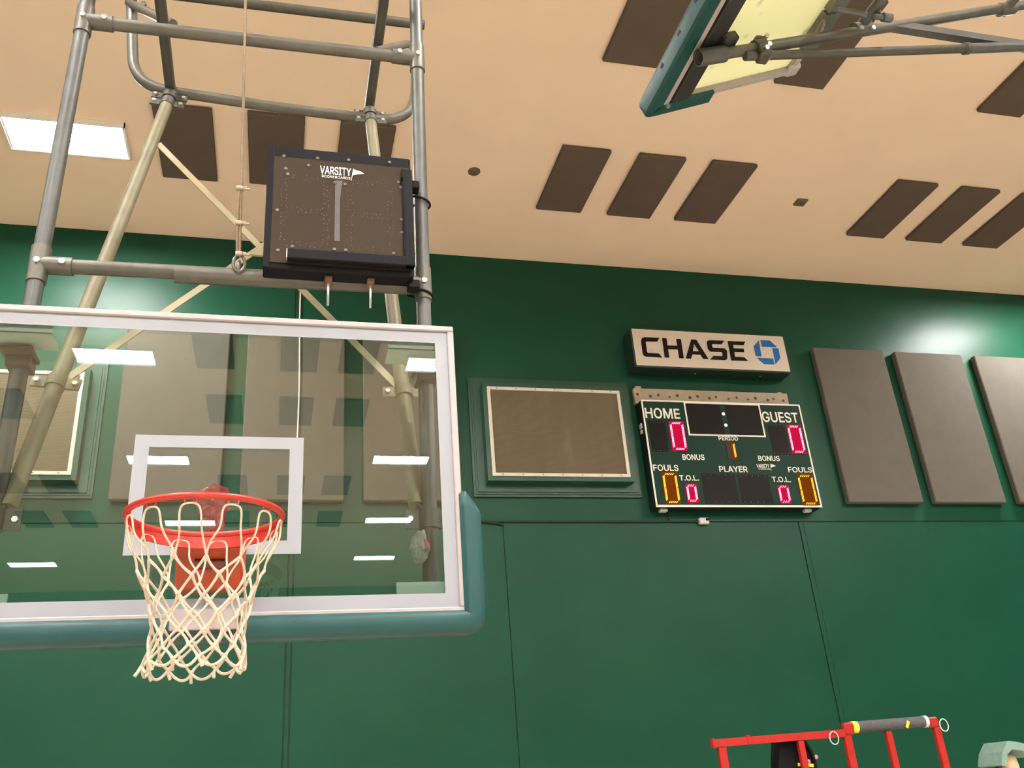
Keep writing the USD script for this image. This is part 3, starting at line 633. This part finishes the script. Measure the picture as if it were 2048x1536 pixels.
# ---------------------------------------------------------------- support frame
t = thing('hoop_support_frame', 'grey steel pipe frame hanging from the ceiling and carrying the backboard', 'support frame', (0.03, .2, CEIL_Z))
MR = .0335
ML = [(-0.769, 0.200, 5.668),(-0.784, 0.200, 4.288)]; MRt = [(0.840, 0.200, 5.685),(0.828, 0.200, 4.306)]
def mast_line(p, q, z):
    f = (z - q[2]) / (p[2] - q[2]); return V(q[0] + (p[0] - q[0]) * f, .2, z)
masts = []
for (p, q) in (ML, MRt):
    a, b = mast_line(p, q, 2.84), mast_line(p, q, CEIL_Z)
    put(t, 'mast', pipe(a, b, MR), 'steel_grey', smooth=40); masts.append((p, q))
def fitting(p, dirx, label=None):
    """tee fitting where a crossbar meets a mast"""
    p = V(*p); f = put(t, 'tee_fitting', cat(tube([p - V(0, 0, .085), p + V(0, 0, .085)], MR + .006, 20), tube([p, p + V(dirx * .13, 0, 0)], MR + .005, 20)), 'steel_dark', smooth=40)
    for o in (V(0, -MR - .004, .0), V(dirx * .095, -MR - .003, 0)):
        put(f, 'bolt', bolt(p + o, (0, -1, 0), .013, .010), 'steel_bright')
for key, (a, b) in dict(u=(ML[0], MRt[0]), l=(ML[1], MRt[1])).items():
    put(t, 'crossbar', pipe(a, b, MR - .002), 'steel_dark', smooth=40, label='upper crossbar between the masts' if key == 'u' else 'lower crossbar between the masts')
    fitting(a, 1); fitting(b, -1)
pa, pb = V((-0.249, 0.200, 4.284)), V((0.768, 0.200, 4.296))
put(t, 'crossbar_sleeve', pipe(pa, pb, MR + .006), 'steel_dark', smooth=40, label='wider sleeve on the lower crossbar')
# bent tube frame behind the masts
ub = bent([(-0.779, 1.000, 6.928), (-0.726, 1.000, 6.440), (-0.675, 1.000, 6.015), (0.143, 1.000, 5.966), (0.944, 1.000, 5.951), (0.975, 1.000, 6.477), (0.994, 1.000, 7.148)], .30, 12)
put(t, 'bent_tube', tube(ub, .031, 18), 'steel_dark', smooth=50, label='U-bent tube behind the masts')
# diagonal braces from the foot of the masts back to the bent tube
DL = (V((-0.753, 0.209, 3.239)), V((-0.470, 0.994, 5.979))); DR = (V((0.769, 0.212, 3.251)), V((0.673, 1.006, 6.022)))
for a, b in (DL, DR):
    put(t, 'diagonal_brace', tube([a, b], .0335, 18), 'steel_zinc', smooth=50, label='yellowish galvanised diagonal brace')
NB = np.cross(DL[1] - DL[0], V(1, 0, 0)); NB /= np.linalg.norm(NB); NB = NB * (-1 if NB[1] > 0 else 1)
X_ = V((0.089, 0.624, 4.689)) 
for a, b in ((V((-0.487, 0.858, 5.504)), V((0.736, 0.387, 3.861))), (V((-0.683, 0.377, 3.827)), V((0.738, 0.859, 5.509)))):
    put(t, 'cross_strap', flatbar(a, b, .034, .005, NB), 'strap_zinc', smooth=False)
put(t, 'strap_plate', flatbar(X_ - V(.05, 0, 0), X_ + V(.09, 0, 0), .03, .012, NB), 'strap_zinc', smooth=False)
def ear_clamp(p, ax, w, m, r=.040, thick=.012, tall=.028):
    """two-eared pipe clamp around a pipe of axis ax at p, ears along w"""
    p, ax, w = V(*p), V(*ax), V(*w); ax = ax / np.linalg.norm(ax); w = w - ax * (w @ ax); w /= np.linalg.norm(w)
    c = put(t, 'pipe_clamp', cat(tube([p - ax * tall, p + ax * tall], r, 18), [flatbar(p + w * s * (r - .006), p + w * s * (r + .055), 2 * tall, thick, np.cross(ax, w)) for s in (1, -1)]), m, smooth=40)
    for s in (1, -1):
        q = p + w * s * (r + .035); n = np.cross(ax, w); n = n * (-1 if n[1] > 0 else 1)
        put(c, 'bolt', bolt(q + n * .005, n, .012, .012), 'steel_bright')
for a, b, uv in ((*DL, V((-0.695, 0.379, 3.832))), (*DR, V((0.753, 0.381, 3.841)))):
    ear_clamp(uv, b - a, (1, 0, 0), 'steel_zinc')
for a, b in (DL, DR):
    ear_clamp(b - (b - a) * .012, b - a, (1, 0, 0), 'steel_dark_brown', .042)
    ear_clamp(b - (b - a) * .035, b - a, (1, .0, .0), 'steel_dark_brown', .038)
for (p, q), s in zip(masts, (1, 1)):
    c = mast_line(p, q, 3.19)
    ear_clamp(c, (0, 0, 1), (1, 0, 0), 'steel_grey', .044, .014, .04)
for (p, q), (a, b) in zip(masts, (DL, DR)):
    c = mast_line(p, q, 3.20)
    put(t, 'brace_lug', flatbar(c, a, .05, .012, (1, 0, 0)), 'steel_grey', smooth=False)
    c2 = mast_line(p, q, 3.80)
    put(t, 'mast_flange', cat(rbx(c2[0] - .06, c2[0] + .06, .10, .24, 3.845, 3.86, .003), rbx(c2[0] - .045, c2[0] + .045, .15, .25, 3.80, 3.846, .004)), 'steel_dark_brown', smooth=False)
    for zz in (3.90, 2.85):
        cc = mast_line(p, q, zz)
        put(t, 'board_arm', rbx(cc[0] - .03, cc[0] + .03, .05, .20, zz - .02, zz + .02, .004), 'steel_dark_brown', smooth=False)
# dark hanger pipes running forward from the bent tube, top bar, small gussets
for a, b in ((V((-0.476, 1.000, 6.014)), V(-.466, -.40, 6.06)), (V((0.673, 1.000, 6.063)), V(.672, -.40, 6.12))):
    put(t, 'hanger_pipe', tube([a + V(0, .02, 0), b], .030, 16), 'steel_dark_brown', smooth=50)
    put(t, 'hanger_drop', tube([b + V(0, .0, -.03), V(b[0], b[1], CEIL_Z)], .030, 16), 'steel_dark_brown', smooth=50)
tb = V((1.024, 0.950, 6.738)), V((-0.063, 0.950, 6.721))
te = tb[1] + (tb[1] - tb[0]) * .75
put(t, 'top_bar', pipe(te, tb[0], .031), 'steel_dark_brown', smooth=50, label='dark level bar at the very top')
put(t, 'gusset_pipe', tube([(-0.763, 1.000, 6.653), (-0.436, 0.600, 6.123)], .026, 14), 'steel_dark', smooth=50)
put(t, 'gusset_pipe', tube(bent([(0.975, 1.000, 6.597), (0.912, 0.950, 6.554), (0.651, 0.420, 5.927)], .05), .024, 14), 'steel_dark', smooth=50)
for u in ((-0.779, 1.000, 6.928),(0.994, 1.000, 7.148)):
    put(t, 'riser_pipe', tube([V(*u) - V(0, 0, .02), V(u[0], u[1], CEIL_Z)], .031, 16), 'steel_dark', smooth=50)
for p in ((-0.733, 1.000, 6.626),(-0.677, 1.000, 6.636)):
    put(t, 'bolt', bolt(p, (0, -1, 0), .016, .03), 'steel_dark_brown')
for xx in (-.80, .86):
    put(t, 'ceiling_mount', rbx(xx - .15, xx + .15, .05, 1.1, CEIL_Z - .03, CEIL_Z, .006), 'steel_dark', smooth=False)
for x_, y_ in ((-.466, -.40), (.672, -.40)):
    put(t, 'ceiling_mount', rbx(x_ - .1, x_ + .1, y_ - .1, y_ + .1, CEIL_Z - .02, CEIL_Z, .006), 'steel_dark', smooth=False)

# ---------------------------------------------------------------- hoist cable
t = thing('hoist_cable', 'thin brown steel cable with clips running up from the lower crossbar', 'cable', ((0.019, 0.160, 4.287)))
cb = [(0.015, 0.155, 4.368),(0.012, 0.150, 4.475),(0.002, 0.148, 4.799),(-0.011, 0.145, 5.237),(-0.032, 0.140, 5.880)]
e0, e1 = V(*cb[-2]), V(*cb[-1]); top_ = e1 + (e1 - e0) * ((CEIL_Z - e1[2]) / (e1[2] - e0[2]))
put(t, 'cable', tube([V(*q) for q in cb] + [top_], .0065, 8), 'cable')
put(t, 'doubled_end', tube([(0.005, 0.150, 4.370),(-0.001, 0.147, 4.471),(-0.004, 0.145, 4.658),(-0.001, 0.145, 4.735)], .0055, 8), 'cable')
c_ = V((0.015, 0.155, 4.330))
put(t, 'end_loop', tube([c_ + V(math.sin(a) * .024, 0, math.cos(a) * .042) for a in np.linspace(0, 2 * np.pi, 25)[:-1]], .007, 8, closed=True), 'steel_dark')
put(t, 'pipe_ring', tube([V((0.014, 0.200, 4.312)) + V(0, math.sin(a) * .046, math.cos(a) * .046) for a in np.linspace(0, 2 * np.pi, 25)[:-1]], .008, 8, closed=True), 'steel_dark')
for p in ((0.013, 0.150, 4.375),(0.005, 0.148, 4.534),(-0.001, 0.146, 4.722)):
    p = V(*p)
    c = put(t, 'cable_clip', cat(rbx(p[0] - .016, p[0] + .016, p[1] - .014, p[1] + .014, p[2] - .010, p[2] + .010, .004), rod(p, p + V(.045, -.005, -.004), .006, 8), rod(p + V(0, 0, .008), p + V(.03, -.005, .004), .005, 8)), 'strip_cream', smooth=30)

# ---------------------------------------------------------------- shot clock
kx0, kx1, kz0, kz1 = .117, .767, 4.262, 4.920
KY = .07
t = thing('shot_clock', 'black shot clock box with white lettering, clamped onto the lower crossbar', 'shot clock', ((kx0 + kx1) / 2, .13, kz0))
put(t, 'case', rbx(kx0, kx1, KY, KY + .085, kz0, kz1, .006), 'clock_black', smooth=False)
put(t, 'front_panel', bx(kx0 + .028, kx1 - .012, KY - .005, KY + .005, kz0 + .03, kz1 - .008), 'clock_face', smooth=False, label='glossy smoked front panel')
put(t, 'top_band', rbx(kx0 + .028, kx1 - .012, KY - .0056, KY + .004, kz1 - .062, kz1 - .006, .002), 'clock_trim', smooth=False, label='dark band along the top of the panel')
put(t, 'side_strip', rbx(kx0, kx0 + .028, KY - .010, KY + .01, kz0, kz1, .003), 'clock_trim', smooth=False)
put(t, 'guard_bar', cat(rbx(kx0 + .10, kx1 + .0, KY - .040, KY - .010, kz0 + .035, kz0 + .085, .004)), 'clock_trim', smooth=False, label='black guard bar along the bottom')
put(t, 'guard_bar', cat(rbx(kx1 - .043, kx1 + .0, KY - .042, KY - .008, kz0 + .035, kz1 - .125, .004)), 'clock_trim', smooth=False, label='black guard bar up the right side')
put(t, 'guard_bar', rbx(kx1 - .05, kx1 + .0, KY - .035, KY + .02, kz1 - .14, kz1 - .09, .004), 'clock_trim', smooth=False)
put(t, 'bar_end', bx(kx0 + .096, kx0 + .10, KY - .038, KY - .012, kz0 + .037, kz0 + .083), 'steel_bright', smooth=False)
lx0, lz0 = (0.349, 4.782)
lx1 = ((0.489, 4.797))[0]; lz1 = ((0.348, 4.827))[1]
put(t, 'lettering', words('VARSITY', lx0, lx1, lz0, lz1, KY - .005, .002), 'print_white', smooth=False, label='white lettering reading VARSITY')
put(t, 'lettering', words('SCOREBOARDS', lx0 + .008, lx1 - .003, lz0 - .019, lz0 - .006, KY - .005, .002, False), 'print_white', smooth=False, label='small white lettering reading SCOREBOARDS')
put(t, 'pennant_mark', pennant(lx1 + .000, lz0 + .000, .078, KY - .005, .002), 'print_white', smooth=False, label='white pennant mark')
xm = (kx0 + kx1) / 2 - .012
put(t, 'grey_strip', plate(Polygon([(xm - .013, kz0 + .16), (xm + .010, kz0 + .16), (xm + .010, kz0 + .38), (xm + .016, kz0 + .45), (xm + .022, kz0 + .49), (xm - .012, kz0 + .49)]), KY - .004, .0022), 'smoked_grey', smooth=False, label='grey upright strip between the two digits')  # plain grey strip set on the panel face
def seg_dots(cx, cz, W, Hh):
    out = []
    def row(a, b, n):
        for k in range(n):
            f = k / (n - 1)
            for o in (-.009, .009):
                d = V(b[0] - a[0], b[1] - a[1]); nn = V(-d[1], d[0]) / np.linalg.norm(d)
                x, z = a[0] + d[0] * f + nn[0] * o + RNG.uniform(-.005, .005), a[1] + d[1] * f + nn[1] * o + RNG.uniform(-.005, .005)
                out.append(spin(lathe([(0, 0), (RNG.uniform(.0018, .0036), 0), (0, .003)], 6), (0, -1, 0), (x, KY - .005, z)))
    x0, x1, z0_, z1_ = cx - W / 2, cx + W / 2, cz - Hh / 2, cz + Hh / 2
    for a, b, n in (((x0 + .02, z1_), (x1 - .02, z1_), 8), ((x0 + .02, cz), (x1 - .02, cz), 8), ((x0 + .02, z0_), (x1 - .02, z0_), 8), ((x0, cz + .02), (x0, z1_ - .015), 8), ((x0, z0_ + .015), (x0, cz - .02), 8), ((x1, cz + .02), (x1, z1_ - .015), 8), ((x1, z0_ + .015), (x1, cz - .02), 8)): row(a, b, n)
    return cat(out)
for cx in (xm - .145, xm + .145):
    put(t, 'unlit_digit', seg_dots(cx, kz0 + .31, .185, .36), 'led_off', smooth=False, kind='stuff')
scr = [(.07, .60), (.22, .605), (.36, .612), (.55, .62), (.18, .56), (.09, .50), (.08, .53), (.05, .30), (.06, .09), (.30, .475), (.345, .472), (.59, .51), (.61, .55), (.60, .48), (.60, .30), (.30, .115), (.35, .115), (.12, .115), (.56, .115), (.615, .19), (.60, .23)]
for fx, fz in scr:
    put(t, 'screw', spin(lathe([(0, 0), (.009, 0), (.008, .004), (0, .006)], 8), (0, -1, 0), (kx0 + fx, KY - .005, kz0 + fz)), 'steel_dark')
for u in (657, 741):
    a = V(*((0.396, 0.120, 4.291))) if u == 657 else V(*((0.580, 0.120, 4.297)))
    b = put(t, 'hanging_clamp', rbx(a[0] - .016, a[0] + .016, .10, .165, kz0 - .02, kz0 + .022, .003), 'rust', smooth=False, label='rusty bracket under the box')
    put(b, 'u_bolt', tube(bent([(a[0], .13, kz0), (a[0], .128, kz0 - .07), (a[0], .145, kz0 - .125)], .02), .0055, 8), 'steel_bright')
put(t, 'tie_bracket', cat(rbx(kx1 + .0, kx1 + .045, .10, .16, kz1 - .14, kz1 - .10, .003), rbx(kx1 - .02, kx1 + .03, .10, .16, kz0 - .03, kz0 + .01, .003)), 'clock_black', smooth=False)
for zz in (kz1 - .155, kz0 - .01):
    c = mast_line(*MRt, zz)
    put(t, 'cable_tie', tube([c + V(math.cos(a) * .043 + (-.035 if math.cos(a) < -.5 else 0), math.sin(a) * .043, .014 * math.cos(a) * -1) for a in np.linspace(0, 2 * np.pi, 25)[:-1]], .006, 6, closed=True), 'clock_black')

# ---------------------------------------------------------------- folded side backboard
OB = V(2.247, .43, 5.789); EA, EB, EC = V(0, -1, 0), V(.9224, 0, .3862), V(.3862, 0, -.9224)   # along the bottom edge, up the board, out of its back
TB = np.eye(4); TB[:3, 0], TB[:3, 1], TB[:3, 2], TB[:3, 3] = EA, EB, EC, OB
def tf(m): m = m.copy(); m.apply_transform(TB); trimesh.repair.fix_inversion(m); return m
t = thing('folded_backboard', 'side basketball backboard folded up under the ceiling, yellowed sheet in a teal padded frame', 'basketball backboard', tuple(OB))
LA, LB = 1.83, 1.10
put(t, 'edge_strip', tf(rbx(.05, LA - .05, .046, .080, .03, .072, .003)), 'frame_aluminium', smooth=False)
put(t, 'corner_plate', tf(rbx(.04, .075, .05, .24, .03, .052, .003)), 'frame_aluminium', smooth=False)
put(t, 'backboard_sheet', tf(bx(.02, LA - .02, .02, LB - .02, -.006, .006)), 'yellow_sheet', smooth=False, label='pale yellow translucent sheet')
for a in ((.0, .04, 0, LB), (LA - .04, LA, 0, LB), (.04, LA - .04, 0, .085), (.04, LA - .04, LB - .04, LB)):
    put(t, 'frame_bar', tf(rbx(*a, -.02, .045, .004)), 'frame_aluminium', smooth=False)
psec = [(-.045, -.03), (-.055, -.01), (-.055, .055), (-.04, .068), (.045, .068), (.050, .062), (.050, .046), (.0, .046), (.0, -.021), (.03, -.021), (.03, -.035), (-.03, -.036)]
ppath = []
def padst(x, y, nx, ny): ppath.append((x, y, nx, ny))
for s in [.445, .43] + list(np.linspace(.415, .03, 9)): padst(0, s, -1, 0)
for a_ in np.linspace(0, 90, 5)[1:-1]: padst(0, 0, -math.cos(math.radians(a_)), -math.sin(math.radians(a_)))
for s in np.linspace(.03, LA - .03, 20): padst(s, 0, 0, -1)
for a_ in np.linspace(0, 90, 5)[1:-1]: padst(LA, 0, math.sin(math.radians(a_)), -math.cos(math.radians(a_)))
for s in list(np.linspace(.03, .415, 9)) + [.43, .445]: padst(LA, s, 1, 0)
n = len(psec); pv = []
for x, y, nx, ny in ppath: pv += [(x - o * nx, y - o * ny, c) for o, c in psec]
pf = []
for i in range(len(ppath) - 1):
    for j in range(n):
        j2 = (j + 1) % n; pf += [(i * n + j, (i + 1) * n + j, (i + 1) * n + j2), (i * n + j, (i + 1) * n + j2, i * n + j2)]
pv = np.array(pv)
for sl in (slice(0, n), slice(len(pv) - n, len(pv))):
    cc = pv[sl].mean(0); pv[sl] = cc + (pv[sl] - cc) * .5
c0 = len(pv); pv = np.vstack([pv, pv[:n].mean(0) + (0, .008, 0), pv[-n:].mean(0) + (0, .008, 0)])
for j in range(n):
    j2 = (j + 1) % n; pf += [(c0, j, j2), (c0 + 1, c0 - n + j2, c0 - n + j)]
pm = trimesh.Trimesh(pv, np.array(pf), process=False); trimesh.repair.fix_normals(pm)
put(t, 'edge_padding', tf(pm), 'pad_teal', smooth=40, label='teal rubber padding along the lower edge')
for s in (.32, .56, .785, 1.05, 1.3):
    put(t, 'pad_slot', tf(bx(s - .018, s + .018, -.0565, -.05, -.004, .010)), 'rubber', smooth=False)
put(t, 'back_channel', tf(rbx(.075, LA - .05, .088, .215, .03, .085, .004)), 'steel_black', smooth=False, label='black steel channel along the lower edge')
put(t, 'back_channel', tf(cat(rbx(.24, .52, LB - .10, LB + .03, .02, .07, .004), rbx(.535, LA - .05, LB - .10, LB + .03, .02, .07, .004))), 'steel_dark', smooth=False, label='dark grey channel along the upper edge')
put(t, 'side_bracket', tf(rbx(-.01, .09, LB - .07, LB + .03, .02, .06, .018)), 'frame_aluminium', smooth=False)
put(t, 'pipe_bracket', tf(rbx(.42, .58, .18, .28, .07, .13, .01)), 'steel_black', smooth=False)
for q in ((.45, .12), (.06, .06)):
    put(t, 'bolt', tf(bolt((q[0], q[1], .085), (0, 0, 1), .014, .014)), 'steel_bright')

t = thing('folded_support_frame', 'grey pipes holding the folded backboard up at the top right corner', 'support frame', (4.0, -.07, 6.3))
YP = -.072
p0, p1 = V((2.329, -0.072, 5.671)), V((4.712, -0.072, 6.496))
d = (p1 - p0) / np.linalg.norm(p1 - p0)
pe = p0 + d * ((CEIL_Z - .5 - p0[2]) / d[2])
pe = p0 + d * 6.2
put(t, 'main_pipe', pipe(p0, pe, .032), 'steel_dark', smooth=40, label='long main pipe with an open end')
put(t, 'end_collar', pipe(p0 - d * .01, p0 + d * .16, .047, .006), 'steel_grey', smooth=40)
cl = p0 + d * .40
c = put(t, 'pipe_clamp', cat(tube([cl - d * .035, cl + d * .035], .046, 18), rbx(cl[0] - .03, cl[0] + .04, YP - .06, YP + .03, cl[2] - .10, cl[2] - .02, .012), rbx(cl[0] - .02, cl[0] + .05, YP - .03, YP + .03, cl[2] + .03, cl[2] + .075, .012)), 'steel_dark_brown', smooth=40)
for o in (V(.0, -.06, -.06), V(.03, -.045, .045), V(.03, -.05, -.02)):
    put(c, 'bolt', bolt(cl + o, (0, -1, -.3), .014, .014), 'steel_bright')
q0, q1, q2 = V((2.607, -0.072, 5.726)), V((4.148, -0.072, 6.036)), V((4.584, -0.072, 6.109))
q2 = q1 + (q1 - q0) / np.linalg.norm(q1 - q0) * 3.5
put(t, 'brace_pipe', tube([q0, q1], .026, 16), 'steel_dark_brown', smooth=40, label='dark lower brace pipe')
put(t, 'brace_pipe', pipe(q1 - (q1 - q0) * .02, q2, .031), 'steel_grey', smooth=40)
put(t, 'brace_collar', tube([q1 - (q1 - q0) * .016, q1 + (q1 - q0) * .004], .036, 18), 'steel_dark_brown', smooth=40)
s0, s1 = V((3.643, -0.072, 6.131)), V((4.591, -0.072, 6.126))
s1 = s0 + (s1 - s0) * 1.6
put(t, 'square_tube', flatbar(s0, s1, .05, .05, (0, 0, 1)), 'steel_grey', smooth=False)
c3 = V((3.423, -0.072, 6.068))
put(t, 'cross_pipe', tube([c3 + V(0, .05, .02), c3 + V(.06, -1.5, .05)], .032, 16), 'steel_grey', smooth=40)
put(t, 'cross_fitting', tube([c3 - d * .06, c3 + d * .06], .042, 18), 'steel_dark', smooth=40)
for o in (V(.05, -.035, -.02), V(-.03, -.035, -.035)):
    put(t, 'bolt', bolt(c3 + o, (0, -1, -.3), .013, .012), 'steel_bright')
r0, r1 = V((3.126, -0.250, 5.983)), V((3.313, -0.250, 5.971))
put(t, 'short_rod', tube([r0, r1], .018, 12), 'steel_grey', smooth=40)
h0, h1 = V((3.415, -0.200, 6.031)), V((3.529, -0.200, 6.040))
put(t, 'coupling', cat(tube([h0, h0 + (h1 - h0) * .55], .017, 12), tube([h0 + (h1 - h0) * .5, h1], .026, 8), tube([h0 + (h1 - h0) * .3 + V(0, 0, .02), h0 + (h1 - h0) * .4 + V(0, 0, .09)], .016, 8)), 'steel_grey', smooth=40)
k0 = V((4.570, -0.072, 6.439))
put(t, 'cross_pipe', tube([k0 + V(0, .04, 0), k0 + V(.05, -1.4, .12)], .030, 16), 'steel_dark', smooth=40)
put(t, 'cross_fitting', tube([k0 - d * .06, k0 + d * .06], .042, 18), 'steel_dark', smooth=40)
put(t, 'wire_tie', tube([V((3.141, -0.072, 6.019)) + V(math.sin(a) * .02, -.045 * math.cos(a), .055 * math.sin(a) ) for a in np.linspace(0, 2 * np.pi, 21)[:-1]], .006, 6, closed=True), 'cable')
put(t, 'main_pipe', pipe(V(p0[0], YP - .95, p0[2]), V(pe[0], YP - .95, pe[2]), .032), 'steel_dark', smooth=40)
for yy in (YP, YP - .95):
    put(t, 'ceiling_hanger', tube([V(pe[0] - .15, yy, pe[2] - .05), V(pe[0] - .15, yy, CEIL_Z)], .03, 14), 'steel_dark', smooth=40)
    put(t, 'ceiling_hanger', tube([V(q2[0] - .05, yy, q2[2]), V(q2[0] - .05, yy, CEIL_Z)], .03, 14), 'steel_dark', smooth=40)

# ---------------------------------------------------------------- red work platform at the bottom edge
LY = 3.0
t = thing('work_platform', 'red steel lift platform guard rail rising into the bottom edge, grey foam on one end', 'lift platform', (4.15, LY + .35, 0))
def rail(a, b, h, dpt, m, name, label=None):
    put(t, name, flatbar(a, b, h, dpt, (0, 1, 0)), m, smooth=False, label=label)
A0, A1 = V((3.249, 3.000, 2.394)), V((4.308, 3.000, 2.405)); B1 = V((5.089, 3.000, 2.430))
zt = 2.405
rail(A0, A1, .052, .04, 'lift_red', 'top_rail', 'long red top rail')
for a_ in (A0, V((3.523, 3.000, 2.402))):
    put(t, 'rail_end', rbx(a_[0] - .008, a_[0] + .012, LY - .025, LY + .025, a_[2] - .032, a_[2] + .032, .003), 'lift_red', smooth=False)
DZ = 1.0
posts = [(3.313, 3.000, 2.364),(3.937, 3.000, 2.372),(4.325, 3.000, 2.391),(4.675, 3.000, 2.399),(5.098, 3.000, 2.401)]
for p, wd in zip(posts, (.062, .048, .060, .050, .055)):
    put(t, 'post', rbx(p[0] - wd / 2, p[0] + wd / 2, LY - .02, LY + .02, DZ, p[2], .005), 'lift_red', smooth=False)
F0_, F1_ = V((4.376, 3.000, 2.440)), V((5.015, 3.000, 2.448))
put(t, 'tee_joint', cat(rbx(F0_[0] - .07, F0_[0] + .01, LY - .03, LY + .03, F0_[2] - .05, F0_[2] + .035, .012)), 'lift_red', smooth=False)
put(t, 'tee_joint', cat(rbx(F1_[0] + .015, F1_[0] + .10, LY - .03, LY + .03, F1_[2] - .045, F1_[2] + .028, .012)), 'lift_red', smooth=False)
f_ = put(t, 'foam_sleeve', tube([F0_, F1_], .040, 18), 'foam_grey', smooth=50, label='grey foam sleeve on the right rail')
put(f_, 'yellow_tape', tube([F0_ + (F1_ - F0_) * .0, F0_ + (F1_ - F0_) * .07], .0425, 18), 'tape_yellow', smooth=50)
put(f_, 'yellow_tape', flatbar(F0_ + (F1_ - F0_) * .69 + V(0, -.041, -.035), F0_ + (F1_ - F0_) * .73 + V(0, -.041, .01), .022, .004, (0, 1, 0)), 'tape_yellow', smooth=False)
put(f_, 'sleeve_end', tube([F1_ - (F1_ - F0_) * .03, F1_ + (F1_ - F0_) * .015], .043, 18), 'box_white', smooth=50)
for p in ((4.199, 2.970, 2.375),(5.150, 2.970, 2.413)):
    p = V(*p)
    put(t, 'pin_ring', tube([p + V(math.cos(a) * .036, 0, math.sin(a) * .044) for a in np.linspace(0, 2 * np.pi, 21)[:-1]], .004, 6, closed=True), 'box_white', smooth=50)
# far side rails, deck, scissor stack and chassis below the frame edge
for dx0, dx1 in ((3.27, 5.10),):
    put(t, 'mid_rail', rbx(dx0, dx1, LY - .018, LY + .018, 1.62, 1.66, .004), 'lift_red', smooth=False)
    put(t, 'mid_rail', rbx(dx0, dx1, LY + .682, LY + .718, 1.62, 1.66, .004), 'lift_red', smooth=False)
    put(t, 'deck', rbx(dx0 - .02, dx1 + .02, LY - .03, LY + .74, .92, 1.02, .01), 'lift_grey', smooth=False)
    put(t, 'toe_board', cat(rbx(dx0, dx1, LY - .03, LY - .02, 1.02, 1.17, .003), rbx(dx0, dx1, LY + .72, LY + .73, 1.02, 1.17, .003)), 'lift_red', smooth=False)
    for k, s in enumerate((1, -1)):
        for yy in (LY + .12, LY + .56):
            put(t, 'scissor_arm', flatbar((dx0 + .15, yy, .90 if s > 0 else .45), (dx1 - .15, yy, .45 if s > 0 else .90), .10, .05, (0, 1, 0)), 'lift_grey', smooth=False)
    put(t, 'chassis', rbx(dx0 - .05, dx1 + .05, LY - .02, LY + .72, .16, .44, .03), 'lift_red', smooth=False)
    for xx in (dx0 + .15, dx1 - .15):
        for yy in (LY - .03, LY + .63):
            put(t, 'wheel', tube([(xx, yy, .16), (xx, yy + .11, .16)], .16, 24), 'rubber', smooth=40)

t = thing('hanging_bag', 'black bag with pink and yellow trims hanging on the red rail', 'bag', (3.9, LY + .1, 2.0))
pts = bent([(3.814, 3.050, 2.386),(3.760, 3.050, 2.175),(3.994, 3.050, 2.110),(4.046, 3.050, 2.223),(4.007, 3.050, 2.337),(3.956, 3.050, 2.402)], .06, 6)
bp = Polygon([(p[0], p[2]) for p in pts]).buffer(.012)
bp = unary_union([bp, sbox(bp.bounds[0] + .01, 2.0, bp.bounds[2] - .01, 2.2)])
bm = trimesh.creation.extrude_polygon(bp, .12, engine='earcut'); stand(bm, LY + .17)
put(t, 'bag_body', bm, 'bag_black', smooth=30)
put(t, 'strap', tube(bent([(3.954, 3.035, 2.394),(4.003, 3.035, 2.357),(4.042, 3.035, 2.280),(4.044, 3.035, 2.186)], .05), .012, 8), 'bag_black')
for p, r in (((4.059, 3.030, 2.258), .016), ((3.991, 3.030, 2.232), .016)):
    put(t, 'pink_charm', blob(p, (r, r * .7, r), 3, .1, 2), 'trim_pink')
put(t, 'yellow_tag', flatbar((3.906, 3.035, 2.218), (4.028, 3.035, 2.203), .022, .008, (0, 1, 0)), 'tape_yellow', smooth=False)

t = thing('covered_roll', 'upright tan roll under a grey-green cover, cut by the bottom right corner', 'rolled mat', (5.70, 3.05, 0))
rp = V((5.702, 3.000, 2.080)); 
prof = [(0, 0), (.062, 0), (.062, 2.10), (.055, 2.155), (.03, 2.175), (0, 2.18)]
put(t, 'tan_roll', lathe(prof, 28).apply_translation((rp[0] - .0, 3.05, 0)), 'mat_tan', smooth=50)
cov = []
cp = [V((5.509, 2.920, 2.109)), V((5.548, 2.920, 2.193)), V((5.614, 2.920, 2.263)), V((5.700, 2.920, 2.251)), V((5.824, 2.920, 2.216)), V((5.818, 2.920, 2.152)), V((5.718, 2.920, 2.201)), V((5.633, 2.920, 2.216)), V((5.575, 2.920, 2.181)), V((5.544, 2.920, 2.106))]
cm = trimesh.creation.extrude_polygon(Polygon([(q[0], q[2]) for q in cp]).buffer(.006), .26, engine='earcut'); stand(cm, 3.16)
put(t, 'cover', cm, 'cover_green', smooth=30, label='grey-green draped cover')
put(t, 'dark_post', rbx(rp[0] - .115, rp[0] - .085, 3.04, 3.08, 0, 2.16, .004), 'rubber', smooth=False)
